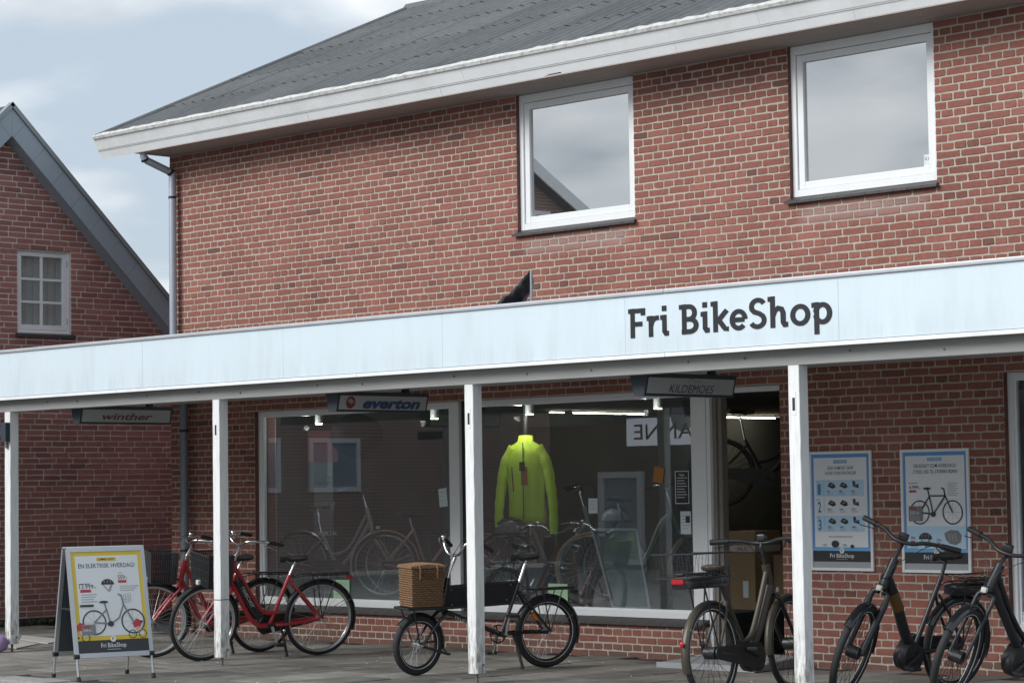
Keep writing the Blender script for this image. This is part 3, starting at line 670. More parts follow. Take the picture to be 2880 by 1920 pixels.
for c in 'Fri BikeShop':
    a, ss = GL[c]; lt = MB()
    for q, s in enumerate(ss):
        stroke(lt, s, W_, lambda u, v, d, x=x: (x + u * kx, -3.0 - d, 2.606 + v * hh), .004 + .0006 * q)
    x += a * kx
    if ss: lt.build('sign_letter', 'letter_black', can)

# flag pole on the canopy roof
fl = thing('flag', 'black furled flag on a short steel pole above the white canopy', 'flag', (7.80, -2.60, 2.90))
m = MB(); m.tube([(0, 0, 0), (0, 0, .335)], .011, 8); m.build('pole', 'zinc_edge', fl)
mat('flag_cloth', (.018, .02, .026), .8, var=.3, scale=6)
m = MB(); n = 12; vs = []; fs = []
for i in range(n + 1):
    t = i / n
    a = Vector((-.012 - .37 * t ** 1.1 - (.02 if 3 <= i <= 4 else 0), -.01 - .07 * t, .335 - .30 * t - .01 * math.sin(i * 2.1))); b = Vector((-.004 - .13 * t ** .9 + .03 * math.sin(t * 3), .015 + .02 * t, .325 - .335 * t))
    for j in range(7):
        s = j / 6; p = a.lerp(b, s); p.y += .028 * math.sin(s * 7 + i * .4) * min(1, t * 4); vs.append(p)
for i in range(n):
    for j in range(6): fs.append((i * 7 + j, i * 7 + j + 1, i * 7 + 8 + j, i * 7 + 7 + j))
m.add(vs, fs); o = m.build('cloth', 'flag_cloth', fl, True); sd = o.modifiers.new('s', 'SOLIDIFY'); sd.thickness = .004

# hanging light boxes (perpendicular to the shop front)
mat('winther_red', (.15, .06, .062), .5); mat('everton_blue', (.03, .07, .16), .5); mat('everton_red', (.22, .03, .04), .5); mat('kilde_ink', (.03, .04, .05), .5); mat('kilde_gold', (.32, .26, .18), .5)
def hang_sign(label, x, y0, L, zt, H, fill):
    t = thing('hanging_sign', label, 'sign', (x, y0 + L / 2, zt - H), group='light box signs under the canopy'); hl = L / 2
    def P(s, q, y): return (s * (.052 + (.082 - .052) * q / H), y, q)
    m = MB(); m.hexa([P(-1, 0, -hl), P(1, 0, -hl), P(1, 0, hl), P(-1, 0, hl), P(-1, H, -hl), P(1, H, -hl), P(1, H, hl), P(-1, H, hl)])
    m.box(-.083, .083, -hl - .004, hl + .004, H, H + .030); m.box(-.055, .055, -hl - .004, hl + .004, -.010, 0); m.build('case', 'sign_case', t)
    for s in (1, -1):
        m = MB(); e = .003 * s
        a, b, c, d = P(s, .006, -hl + .02), P(s, .006, hl - .02), P(s, H - .004, hl - .02), P(s, H - .004, -hl + .02)
        m.quad(*[(p[0] + e, p[1], p[2]) for p in (a, b, c, d)]); m.build('sign_panel', 'sign_face', t)
    for y in (-.32, .32): m = MB(); m.box(-.02, .02, y - .03, y + .03, H + .03, 2.4945 - (zt - H)); m.build('hanger', 'sign_case', t)
    for s in (1, -1):
        def fn(a, b, d, s=s): return (s * (.052 + .03 * b / H + .0050 + d), s * (a - hl), b)
        fill(t, fn, L, H)
def f_winther(t, fn, L, H):
    m = MB(); put_text(m, 'winther', fn, .23, .030, .062, w=.60, shear=.45, bold=.022); m.build('sign_lettering', 'winther_red', t)
def f_everton(t, fn, L, H):
    m = MB(); put_text(m, 'everton', fn, .275, .022, .082, w=.66, shear=.40, bold=.045); m.build('sign_lettering', 'everton_blue', t)
    m = MB(); m.add([fn(.145 + .052 * math.cos(k * math.pi / 12), .066 + .052 * math.sin(k * math.pi / 12), 0) for k in range(24)], [tuple(range(24))]); m.build('sign_emblem', 'everton_red', t)
    m = MB()
    for q in (-.016, .0, .016): m.add([fn(.145 + q - .010 - .01, .066 - q * .6 + .006, .001), fn(.145 + q - .004 - .01, .066 - q * .6 - .004, .001), fn(.145 + q + .018, .066 - q * .6 + .016, .001), fn(.145 + q + .012, .066 - q * .6 + .026, .001)], [(0, 1, 2, 3)])
    m.build('sign_emblem_bars', 'sign_face', t)
def f_kilde(t, fn, L, H):
    m = MB(); put_text(m, 'KILDEMOES', fn, .27, .016, .058, w=.50, shear=.22)
    m.build('sign_lettering', 'kilde_ink', t)
    m = MB(); P = spline([(.47, .085, 0), (.49, .115, 0), (.53, .118, 0), (.55, .095, 0), (.58, .11, 0), (.62, .10, 0), (.64, .07, 0)], 5)
    stroke(m, [(p.x, p.y) for p in P], .006, lambda a, b, d: fn(a, b, d * .1), .003); m.build('sign_emblem', 'kilde_gold', t)
hang_sign('dark cased light box sign reading winther in red', 1.72, -2.72, 1.08, 2.345, .130, f_winther)
hang_sign('dark cased light box sign reading everton with a red round emblem', 5.51, -2.72, 1.04, 2.335, .128, f_everton)
hang_sign('dark cased light box sign reading KILDEMOES in serif capitals', 9.03, -2.715, 1.03, 2.337, .128, f_kilde)
t = thing('wall_bracket', 'dark square metal bracket fixed to the post nearest the gabled house', 'bracket', (.80, -2.905, 2.05))
m = MB(); m.bbox(-.03, .05, -.05, .004, 0, .19, .004); m.build('plate', 'sign_case', t); m = MB(); m.bbox(-.6, -.03, -.045, -.005, .055, .15, .004); m.build('arm', 'sign_case', t); m = MB(); m.bbox(-.02, .02, -.02, .003, -.06, -.005, .003); m.build('hook', 'bolt', t)

# ------------------------------------------------------------------ GABLED HOUSE
GX = -3.1; FX = -2.9
gh = thing('gabled_house', 'red brick house gable with grey metal verge beside the shop', 'house')
YP, ZP, GS = -.437, 6.13, .965      # ridge of the roof in the verge plane
GOPS = [(-.235, .512, 3.452, 4.438)]
m = MB()
def gbox(mb, a, b, u, v):
    mb.box(GX - .3, GX - .005, a, b, u, v)
wall_boxes(m, -2.98, 2.12, -.03, 3.452, [], gbox)
def glim(z): return (6.04 - z) / GS
def gtrap(u, v, a=None, b=None):     # wall piece between heights u and v, bounded by the roof slopes or by a / b
    A = [(YP - glim(u) if a is None else a, u), (YP + glim(u) if b is None else b, u), (YP + glim(v) if b is None else b, v), (YP - glim(v) if a is None else a, v)]
    m.prism(A, lambda y, z, d: (d, y, z), GX - .3, GX - .005)
gtrap(3.452, 4.438, None, -.235); gtrap(3.452, 4.438, .512, None); gtrap(4.438, 6.0)
gw = m.build('wall', 'mortar_gable', gh)
rows = []; rg = random.Random(11)
for c in range(2, 92):
    zc = .03 + (c - .5) / 15.0; lim = (6.02 - zc) / GS
    p0, q0 = max(-2.98, YP - lim), min(2.12, YP + lim)
    if q0 - p0 < .1: continue
    off = (0, .06, .12, .18)[c % 4] if c % 3 else (0, .12)[c % 2]
    for p, q in cut_intervals(p0, q0, zc, GOPS):
        k0 = math.ceil((p - off) / .24); cuts = [p] + [off + .24 * k for k in range(k0, int((q - off) / .24) + 2) if p + .035 < off + .24 * k < q - .035] + [q]
        for a, b in zip(cuts, cuts[1:]): rows.append((a + JT / 2, b - JT / 2, zc, 1 / 15.0 - JT, 0))
def fgab(a, b, d, rel): return (d, a, b) if rel else (GX + d, a, b)
def sgab(a, z):
    vis = (z > 3.25 and a < 2.0 and a > -.75) or (z < 2.3 and -1.2 < a < 1.9)
    return (Vector((GX, a, z)) - CAMPOS).length if vis else 1e7
lay_bricks(rows, fgab, None, gw, 'brick_gable_piece', 'brick_gable_field', sgab)
m = MB(); m.box(-10.9, GX - .31, -2.98, -2.7, -.03, 3.45); m.box(-10.9, GX - .31, 1.85, 2.12, -.03, 3.45); m.build('side_wall', 'reveal', gh)
m = MB(); m.box(GX - .01, GX + .012, -2.98, 2.12, -.05, .085); m.build('plinth', 'plinth', gh)
# roof slabs + soffit
sl = math.atan(GS); cs, sn = math.cos(sl), math.sin(sl)
for s, name in ((1, 'roof'), (-1, 'roof')):
    m = MB(); LL = 3.78
    def gp_(x, l, d, s=s): return (x, YP + s * (l * cs + d * sn), ZP - l * sn + d * cs)
    m.hexa([gp_(-11, 0.02, -.26), gp_(FX - .02, 0.02, -.26), gp_(FX - .02, LL, -.26), gp_(-11, LL, -.26), gp_(-11, 0.02, -.02), gp_(FX - .02, 0.02, -.02), gp_(FX - .02, LL, -.02), gp_(-11, LL, -.02)])
    ro = m.build('roof', 'slate', gh)
    m = MB(); m.hexa([gp_(FX - .06, -.0, -.045), gp_(FX + .02, -.0, -.045), gp_(FX + .02, LL, -.045), gp_(FX - .06, LL, -.045), gp_(FX - .06, -.0, .006), gp_(FX + .02, -.0, .006), gp_(FX + .02, LL, .006), gp_(FX - .06, LL, .006)]); m.build('verge_trim', 'zinc_edge', ro)
    k = 0; l = .04
    while l < LL - .1:
        l2 = min(l + (.19 if k == 0 else .372), LL); m = MB(); dd = .012
        if k == 0: poly = [(.05 * sn / cs + .002, -.05), (max(l2, .30), -.05), (max(l2, .30), -.285), (.285 * sn / cs + .002, -.285)]; l2 = max(l2, .30)
        else: poly = [(l, -.05), (l2, -.05), (l2, -.285), (l, -.285)]
        poly = [(a + (.003 if i in (0, 3) and k else 0), b) for i, (a, b) in enumerate(poly)]
        m.prism(poly, lambda a, b, d: gp_(d, a, b), FX - .018, FX); m.build('verge_panel', 'zinc', ro); l = l2; k += 1
    m = MB(); m.hexa([gp_(GX - .02, .28, -.285), gp_(FX, .28, -.285), gp_(FX, LL, -.285), gp_(GX - .02, LL, -.285), gp_(GX - .02, .26, -.262), gp_(FX - .03, .26, -.262), gp_(FX - .03, LL, -.262), gp_(GX - .02, LL, -.262)]); m.build('soffit', 'zinc', ro)
# casement
f = MB(); y0, y1, z0, z1 = GOPS[0]; X = GX - .035
def yfr(m, a, b, u, v, x0, x1, l, r, bt, tp, bv=.004):
    m.bbox(x0, x1, a, a + l, u, v, bv); m.bbox(x0, x1, b - r, b, u, v, bv); m.bbox(x0, x1 - .001, a + l, b - r, u, u + bt, bv); m.bbox(x0, x1 - .001, a + l, b - r, v - tp, v, bv)
yfr(f, y0 + .002, y1 - .002, z0, z1, X - .08, X, .022, .022, .03, .022); fo = f.build('window', 'white_frame', gh)
s = MB(); yfr(s, y0 + .027, y1 - .027, z0 + .034, z1 - .026, X - .06, X - .008, .052, .058, .058, .052); s.build('sash', 'white_frame', fo)
ym = .133; gz = [z0 + .092, z1 - .078]; gy = [y0 + .079, y1 - .085]
s = MB(); s.bbox(X - .05, X - .012, ym - .014, ym + .014, gz[0], gz[1], .003); s.build('glazing_bar', 'white_frame', fo)
for k in (1, 2):
    zz = gz[0] + (gz[1] - gz[0]) * k / 3; s = MB(); s.bbox(X - .05, X - .014, gy[0], gy[1], zz - .014, zz + .014, .003); s.build('glazing_bar', 'white_frame', fo)
for i in range(2):
    for k in range(3):
        a, b = ((gy[0], ym - .014), (ym + .014, gy[1]))[i]; u = gz[0] + (gz[1] - gz[0]) * k / 3; v = gz[0] + (gz[1] - gz[0]) * (k + 1) / 3
        p = MB(); p.box(X - .034, X - .030, a - .004, b + .004, u + .010, v - .010); p.build('pane', 'gable_glass', fo)
for z in (z0 + .15, z1 - .15): s = MB(); s.tube([(X + .002, y1 - .03, z - .04), (X + .002, y1 - .03, z + .04)], .006, 6); s.build('hinge', 'pipe_grey', fo)
mat('curtain', (.72, .78, .78), .9, var=.1, scale=3)
c = MB(); n = 60; vs = []; fs = []
for i in range(n + 1):
    a = -.30 + .9 * i / n; vs += [(X - .11 + .018 * math.sin(i * .9), a, z0 - .1), (X - .11 + .018 * math.sin(i * .9 + .4), a, z1 + .1)]
for i in range(n): fs.append((2 * i, 2 * i + 2, 2 * i + 3, 2 * i + 1))
c.add(vs, fs); c.build('curtain', 'curtain', fo, True)
s = MB(); s.hexa([(GX - .04, y0 - .03, z0 - .05), (GX + .045, y0 - .03, z0 - .06), (GX + .045, y1 + .045, z0 - .06), (GX - .04, y1 + .045, z0 - .05), (GX - .04, y0 - .03, z0 - .002), (GX + .045, y0 - .03, z0 - .028), (GX + .045, y1 + .045, z0 - .028), (GX - .04, y1 + .045, z0 - .002)]); s.build('sill', 'slate', fo)
# weeds along the plinth
mat('weed', (.09, .11, .05), .8, var=.4, scale=30)
m = MB()
for i in range(260):
    y = rnd.choice((rnd.uniform(-2.6, 1.6), rnd.gauss(.05, .1), rnd.gauss(.75, .1), rnd.gauss(-.7, .12))); x = GX + .03 + abs(rnd.gauss(0, .03)); a = rnd.uniform(0, 6.3); l = rnd.uniform(.03, .11)
    d = Vector((math.cos(a) * .6 + .3, math.sin(a), rnd.uniform(.4, 1.3))).normalized() * l; w = Vector((-math.sin(a), math.cos(a), 0)) * l * .18; p = Vector((x, y, 0.0))
    m.add([p - w * .4, p + w * .4, p + d * .6 + w, p + d, p + d * .6 - w], [(0, 1, 2, 3, 4)])
o = m.build('weeds', 'weed'); o['kind'] = 'stuff'; tag(o, 'small green weeds at the foot of the gable wall', 'weeds')

# ------------------------------------------------------------------ BICYCLES
mat('tyre', (.022, .022, .024), .75, var=.2, scale=30); mat('tyre_tan', (.40, .26, .15), .7); mat('rim_alu', (.50, .51, .52), .3, metal=.9); mat('rim_black', (.02, .02, .022), .4, metal=.4)
mat('chrome', (.72, .73, .74), .16, metal=1.0); mat('spoke', (.55, .56, .57), .3, metal=.9); mat('black_plastic', (.018, .019, .021), .45, var=.2, scale=20); mat('black_gloss', (.012, .013, .016), .22, coat=.4)
mat('red_paint', (.40, .022, .032), .28, coat=.5); mat('taupe_paint', (.078, .068, .054), .4, metal=.3); mat('charcoal_paint', (.026, .028, .033), .35, metal=.3); mat('bronze_patch', (.16, .085, .028), .4, metal=.3)
mat('grey_bike', (.30, .31, .31), .4, metal=.2); mat('copper_bike', (.42, .26, .21), .35, metal=.3); mat('green_bike', (.06, .16, .12), .3, metal=.2, coat=.4); mat('cream', (.55, .55, .5), .5)
mat('lens', (.60, .62, .58), .12); mat('red_lens', (.5, .02, .025), .12); mat('orange_lens', (.75, .20, .03), .25); mat('reflective', (.62, .63, .63), .4); mat('saddle', (.022, .021, .021), .5); mat('saddle_brown', (.05, .042, .036), .55)
mat('wicker', (.20, .115, .06), .8, var=.45, scale=60, bump=.5); mat('wicker_dark', (.10, .055, .03), .9)
mat('basket_black', (.02, .022, .025), .6)
WHEELS = {}
def wheel(cfg, r, tw, parent, name, pos, rotz=0, axis_tilt=None):
    """hub mesh with tyre, rim and spokes as sub-parts; axis = local y"""
    key = (round(r, 3), tw, cfg['tyre'], cfg['rim'], cfg.get('hub', .022), cfg.get('stripe', True))
    if key not in WHEELS:
        h = MB(); h.disc((0, 0, 0), (0, 1, 0), cfg.get('hub', .022), .09, 14); h.disc((0, 0, 0), (0, 1, 0), .008, .15, 8)
        t = MB(); t.torus((0, 0, 0), (0, 1, 0), r - tw, tw, 44, 10)
        rm = MB(); rr = r - 2 * tw + .002
        rm.torus((0, 0, 0), (0, 1, 0), rr - .002, .0145, 44, 8, sx=.95)
        sp = MB(); n = 32
        for i in range(n):
            s = 1 if i % 2 else -1; a = 2 * math.pi * i / n; a2 = a + (.55 if (i // 2) % 2 else -.55)
            sp.tube([(.02 * math.cos(a2), s * .032, .02 * math.sin(a2)), (rr * math.cos(a), 0, rr * math.sin(a))], .0015, 4, cap=False)
        st = MB(); st.torus((0, tw * .62, 0), (0, 1, 0), r - 1.8 * tw, .0028, 44, 5); st.torus((0, -tw * .62, 0), (0, 1, 0), r - 1.8 * tw, .0028, 44, 5)
        def mk(b, m_, nm, smooth=True):
            o = b.build(nm, m_, None, smooth); me = o.data; bpy.data.objects.remove(o); return me
        WHEELS[key] = (mk(h, cfg.get('hubmat', 'chrome'), 'wheel'), mk(t, cfg['tyre'], 'tyre'), mk(rm, cfg['rim'], 'rim'), mk(sp, cfg.get('spokemat', 'spoke'), 'spokes', False), mk(st, 'reflective', 'reflective_stripe') if cfg.get('stripe', True) else None)
    K = WHEELS[key]; o = link(name, K[0], parent); o.location = pos; o.rotation_euler = (0, 0, rotz)
    for nm, me in zip(('tyre', 'rim', 'spokes', 'reflective_stripe'), K[1:]):
        if me: link(nm, me, o)
    return o
def fender(r, tw, c, a0, a1, width, wt=.0025):
    m = MB(); n = 22; vs = []; fs = []; sec = [(-1, -.55), (-.75, -.12), (-.3, .06), (.3, .06), (.75, -.12), (1, -.55)]
    for i in range(n + 1):
        a = R(a0 + (a1 - a0) * i / n)
        for (u, d) in sec: q = r + .016 + d * width * .5; vs.append((c[0] + q * math.cos(a), c[1] + u * width / 2, c[2] + q * math.sin(a)))
    for i in range(n):
        for k in range(5): fs.append((i * 6 + k, i * 6 + k + 1, i * 6 + 7 + k, i * 6 + 6 + k))
    m.add(vs, fs); return m
def saddle_mesh(c, ln=.27, w=.19, nose=1):
    m = MB(); n = 12; vs = []; fs = []; k = 10
    for i in range(n + 1):
        t = i / n; x = c[0] - ln * .5 + ln * t; hw = w / 2 * (1 if t < .22 else max(.17, 1 - ((t - .22) / .45) ** .8 * .83)); hw *= min(1, .35 + t * 6) if t < .12 else 1
        if t > .95: hw *= .6
        zt = .025 * (1 - t) ** 2 + .008 * t
        for j in range(k):
            a = 2 * math.pi * j / k; vs.append((x, c[1] + hw * math.cos(a), c[2] + zt + (.022 if math.sin(a) > 0 else .034) * math.sin(a) * (1 if t > .05 else .4)))
    for i in range(n):
        for j in range(k): fs.append((i * k + j, i * k + (j + 1) % k, i * k + k + (j + 1) % k, i * k + k + j))
    fs += [tuple(range(k)), tuple(n * k + j for j in range(k))]
    m.add(vs, fs); return m
def bike(label, pos, heading, lean, steer, cfg, group=None, z0=0.0):
    t = thing('bicycle', label, 'bicycle', (pos[0], pos[1], z0), (-R(lean), 0, R(heading)), group)
    rr, rf, WBs = cfg['rr'], cfg['rf'], cfg['wb']; tw = cfg.get('tw', .022); paint = cfg['paint']; blk = 'black_plastic'
    HT, HB = Vector((cfg['ht'][0], 0, cfg['ht'][1])), Vector((cfg['hb'][0], 0, cfg['hb'][1]))       # head tube top / bottom
    ax = (HT - HB).normalized(); RM = Matrix.Rotation(R(steer), 3, ax)
    def S(p): p = Vector(p); return HB + RM @ (p - HB)
    def SB(mb): mb.v = [tuple(S(p)) for p in mb.v]; return mb
    bb = Vector((cfg['bb'][0], 0, cfg['bb'][1]))
    # frame
    m = MB()
    for pts, r in cfg['tubes']:
        P = [(x, 0, z) for x, z in pts]; P = spline(P, 5) if len(P) > 2 else P
        m.tube(P, r, 10)
    m.tube([HT + ax * .01, HB - ax * .01], cfg.get('htr', .024), 12)
    fr = m.build('frame', paint, t, True)
    sst = cfg['sst']
    for s in (-1, 1):
        m = MB(); P = [(bb.x - .05, s * .035, bb.z + .005), (bb.x - .17, s * .055, bb.z + .012), (.02, s * .062, rr)]
        m.tube(spline(P, 3), .0135, 8); m.tube(spline([(sst[0], s * .018, sst[1]), (sst[0] * .6, s * .05, rr + (sst[1] - rr) * .6), (.0, s * .062, rr + .01)], 3), .011, 8)
        m.build('rear_stay', paint, t, True)
    # fork
    fo = cfg.get('fork', paint); fh = Vector((WBs, 0, rf))
    for s in (-1, 1):
        m = MB(); cr = HB - ax * .03; P = [cr + Vector((0, s * .012, 0)), cr + Vector((0, s * .058, -.02)), HB.lerp(fh, .45) + Vector((-.012, s * .060, 0)), fh + Vector((-.004, s * .060, 0))]
        m.tube(spline(P, 4), [.0165] * 5 + [.015] * 4 + [.013] * 4 if not cfg.get('susp') else [.020] * 6 + [.026] * 7, 10)
        SB(m).build('fork_blade', fo, t, True)
    # wheels
    wheel(cfg, rr, tw, t, 'rear_wheel', (0, 0, rr))
    w = wheel(cfg, rf, tw, t, 'front_wheel', S(fh)); w.rotation_euler = RM.to_euler()
    if cfg.get('fender', True):
        fm = cfg.get('fmat', 'black_gloss')
        fender(rr, tw, (0, 0, rr), cfg.get('fa', -12) + 180 if False else 55 - 90 + 60, 200, 2.6 * tw).build('rear_fender', fm, t, True)
        SB(fender(rf, tw, (WBs, 0, rf), 40, 190, 2.6 * tw)).build('front_fender', fm, t, True)
        m = MB()
        for s in (-1, 1): m.tube([(0, s * .066, rr), ((rr + .01) * math.cos(R(150)), s * .03, rr + (rr + .01) * math.sin(R(150)))], .0025, 4)
        m.build('fender_stay', 'chrome', t)
    # seat
    sp, st = cfg['sp'], cfg['st']
    m = MB(); m.tube([(st[0], 0, st[1]), (sp[0], 0, sp[1] - .02)], .0135, 10); m.build('seat_post', cfg.get('spmat', 'chrome'), t, True)
    sd = saddle_mesh((sp[0] + .02, 0, sp[1] + .005)); sdo = sd.build('saddle', cfg.get('saddle', 'saddle'), t, True)
    m = MB()
    for s in (-1, 1): m.tube([(sp[0] - .07, s * .03, sp[1] - .01), (sp[0] - .03, s * .02, sp[1] - .032), (sp[0] + .04, s * .02, sp[1] - .03), (sp[0] + .10, s * .012, sp[1] - .005)], .004, 5)
    m.build('saddle_rail', 'chrome', sdo)
    # stem, bar
    bz = cfg['bar'][1]; bx = cfg['bar'][0]; hm = cfg.get('barmat', 'chrome')
    m = MB(); m.tube([HT, HT + ax * (.05), (bx - .02, 0, bz - .03), (bx, 0, bz)], .014, 10); SB(m).build('stem', hm, t, True)
    sweep, rise, hw = cfg.get('sweep', .22), cfg.get('rise', .04), cfg.get('hw', .30)
    pts = [(bx - sweep, -hw, bz + rise * .6), (bx - sweep * .55, -hw + .03, bz + rise), (bx - .01, -hw * .55, bz + rise * .9), (bx, -.07, bz), (bx, .07, bz), (bx - .01, hw * .55, bz + rise * .9), (bx - sweep * .55, hw - .03, bz + rise), (bx - sweep, hw, bz + rise * .6)]
    if cfg.get('flat'): pts = [(bx - sweep, -hw, bz + rise), (bx - sweep * .4, -hw * .5, bz + rise), (bx, -.06, bz), (bx, .06, bz), (bx - sweep * .4, hw * .5, bz + rise), (bx - sweep, hw, bz + rise)]
    Q = spline(pts, 5); hb = SB(MB().tube(Q, .0115 if not cfg.get('flat') else .0145, 10)).build('handlebar', hm, t, True)
    for s in (0, 1):
        a, b = (Q[0], Q[3]) if s == 0 else (Q[-1], Q[-4])
        e = a + (a - b).normalized() * .04; b2 = a + (b - a).normalized() * .10
        m = MB(); m.tube([e, b2], .0175 if not cfg.get('flat') else .021, 10); SB(m).build('grip', blk, hb, True)
        d = (b2 - e).normalized(); m = MB(); m.tube([b2 + d * .03 + Vector((.02, 0, -.012)), b2 + Vector((.045, 0, -.028)), e + Vector((.055, 0, -.045))], .0045, 6); SB(m).build('brake_lever', cfg.get('levermat', 'chrome'), hb, True)
        m = MB(); m.tube(spline([b2 + d * .03, b2 + d * .08 + Vector((.10, 0, -.02)), HT + Vector((.10, (-.04, .04)[s], -.02)), HB + Vector((.03, (-.025, .025)[s], .02))], 5), .0028, 5); SB(m).build('cable', blk, hb, True)
    if cfg.get('bell'): m = MB(); m.ell(Q[8] + Vector((0, .0, .025)), .024, .024, .018, 12, 7); SB(m).build('bell', 'chrome', hb, True)
    if cfg.get('display'): m = MB(); m.bbox(bx - .02, bx + .02, -.035, .035, bz + .012, bz + .06, .006); SB(m).build('display', 'black_gloss', hb, True)
    # drive
    m = MB(); m.torus(bb + Vector((0, -.052, 0)), (0, 1, 0), .075, .006, 26, 6); m.disc(bb, (0, 1, 0), .022, .13, 12)
    for k in range(5): a = k * 1.2566; m.tube([bb + Vector((0, -.052, 0)), bb + Vector((.073 * math.cos(a), -.052, .073 * math.sin(a)))], .006, 5)
    ck = m.build('crankset', cfg.get('crankmat', 'black_plastic'), t, True)
    ca = R(cfg.get('crank', -100))
    for s, aa in ((-1, ca), (1, ca + math.pi)):
        e = bb + Vector((.168 * math.cos(aa), s * .085, .168 * math.sin(aa)))
        m = MB(); m.tube([bb + Vector((0, s * .07, 0)), e], [.014, .011], 8); m.build('crank_arm', cfg.get('armmat', 'chrome'), ck, True)
        m = MB(); m.bbox(e.x - .045, e.x + .045, min(e.y, e.y + s * .10) + (0 if s < 0 else .012), max(e.y, e.y + s * .10) - (.012 if s < 0 else 0), e.z - .012, e.z + .012, .004); m.build('pedal', blk, ck)
    if cfg.get('chainguard', True):
        m = MB(); P = arc(bb.x, bb.z, .10, .10, -75, 75, 10) + arc(.0, rr, .045, .045, 100, 250, 8)
        m.prism(P, lambda a, b, d: (a, d, b), -.072, -.060); m.build('chain_guard', blk, t, True)
    if cfg.get('motor'):
        m = MB(); c = bb + Vector(cfg['motor']); m.disc(c, (0, 1, 0), .104, .11, 22); m.ell(c + Vector((-.01, 0, -.01)), .13, .062, .10, 16, 10); m.build('motor', blk, t, True)
    # rack
    if cfg.get('rack', True):
        rz = cfg.get('rz', rr * 2 + .055); x0, x1 = cfg.get('rx', (.18, -.26)); m = MB()
        for s in (-1, 1):
            m.tube([(x0, s * .05, rz), (x1, s * .06, rz)], .0055, 6); m.tube([(x1 * .5, s * .06, rz), (0, s * .07, rr)], .006, 6); m.tube([(x0 * .35, s * .06, rz), (0, s * .07, rr)], .006, 6)
            m.tube([(x0, s * .05, rz), (st[0] - .02, s * .02, rz - .02)], .0048, 6)
        for k in range(5): xx = x0 + (x1 - x0) * k / 4; m.tube([(xx, -.057, rz), (xx, .057, rz)], .0045, 6)
        m.bbox(x1 - .02, x0 - .1, -.03, .03, rz + .004, rz + .016, .003)
        rk = m.build('rear_rack', blk, t)
        m = MB(); rw, rh_ = cfg.get('rl', (.035, .032)); m.bbox(x1 - .05, x1 - .008, -rw, rw, rz - .012 - rh_, rz - .012, .008); m.build('rear_light', cfg.get('rlmat', 'red_lens'), rk)
        if cfg.get('rackbat'): m = MB(); m.bbox(x1 - .03, x0 + .02, -.065, .065, rz - .095, rz - .015, .018); m.build('battery', 'black_gloss', rk, True)
        if cfg.get('wires'):
            m = MB()
            for k in range(9): xx = x0 + .02 + (x1 - x0 - .04) * k / 8; m.tube([(xx, -.075, rz + .045), (xx, .075, rz + .045)], .003, 5)
            for s in (-1, 1): m.tube([(x0 + .02, s * .075, rz + .045), (x1 - .02, s * .075, rz + .045)], .004, 5)
            m.build('luggage_frame', blk, rk)
    # kickstand
    if cfg.get('stand', True):
        m = MB(); L2 = math.radians(lean); kx = bb.x - .10; yy = .13
        foot = Vector((kx - .035, yy, yy * math.tan(L2) + .010))
        m.tube([(kx, .03, bb.z - .01), (kx - .012, .06, bb.z - .07), foot + Vector((.004, -.004, .03)), foot], [.014, .013, .0125, .018], 8); m.build('kickstand', cfg.get('standmat', blk), t, True)
    for ex in cfg.get('extra', []): ex(t, S, SB, cfg)
    return t

def front_basket(x0, x1, z0, z1, hw):
    def f(t, S, SB, cfg):
        m = MB(); tp = .90
        def P(x, y, z): k = tp + (1 - tp) * (z - z0) / (z1 - z0); xm = (x0 + x1) / 2; return (xm + (x - xm) * k, y * k, z)
        def ringp(z): return [P(x0, -hw, z), P(x1, -hw, z), P(x1, hw, z), P(x0, hw, z)]
        for z in (z0, z0 + .06, (z0 + z1) / 2, z1 - .05): m.tube(ringp(z), .003, 4, closed=True)
        m.tube(ringp(z1), .008, 6, closed=True)
        for k in range(12):
            q = k / 12
            for (a, b) in (((x0, -hw), (x1, -hw)), ((x1, -hw), (x1, hw)), ((x1, hw), (x0, hw)), ((x0, hw), (x0, -hw))):
                x = a[0] + (b[0] - a[0]) * q; y = a[1] + (b[1] - a[1]) * q; m.tube([P(x, y, z0), P(x, y, z1)], .0075, 4)
        for k in range(8): y = -hw + 2 * hw * k / 7; m.tube([P(x0, y, z0), P(x1, y, z0)], .003, 4)
        
        b = SB(m).build('front_basket', 'basket_black', t)
        m = MB(); m.bbox(x1 - .012, x1 + .022, -.024, .024, z0 + .005, z0 + .05, .010); SB(m).build('headlight', 'lens', b, True)
        m = MB(); m.tube([(cfg['hb'][0] + .02, 0, z0 + .03), (x0, 0, z0 + .02)], .008, 6); SB(m).build('basket_bracket', 'black_plastic', b)
    return f
def swan_battery(t, S, SB, cfg):
    m = MB(); P = spline([(.835, 0, .735), (.755, 0, .595), (.665, 0, .455), (.60, 0, .375)], 4); m.tube(P, [.038, .043, .044, .044, .044, .044, .044, .044, .044, .044, .044, .044, .040][:len(P)], 12); b = m.build('battery', 'black_gloss', t, True)
    a, c = Vector((.80, 0, .675)), Vector((.655, 0, .44)); d = (c - a).normalized(); n = Vector((-d.z, 0, d.x)); n = n if n.x > 0 else -n
    for s in (-1, 1):
        m = MB(); st_, dr, uu = (a, d, n) if s < 0 else (a, d, n)
        put_text(m, 'LANECYKEL', lambda u, v, q, s=s: tuple((st_ + dr * u + Vector((0, s * .0455, 0)) + uu * (v - .014)) if s > 0 else (st_ + dr * (.235 - u) + Vector((0, s * .0455, 0)) + uu * (.014 - v))), 0.01, 0, .03, w=.22, bold=.003); m.build('battery_lettering', 'lens', b)
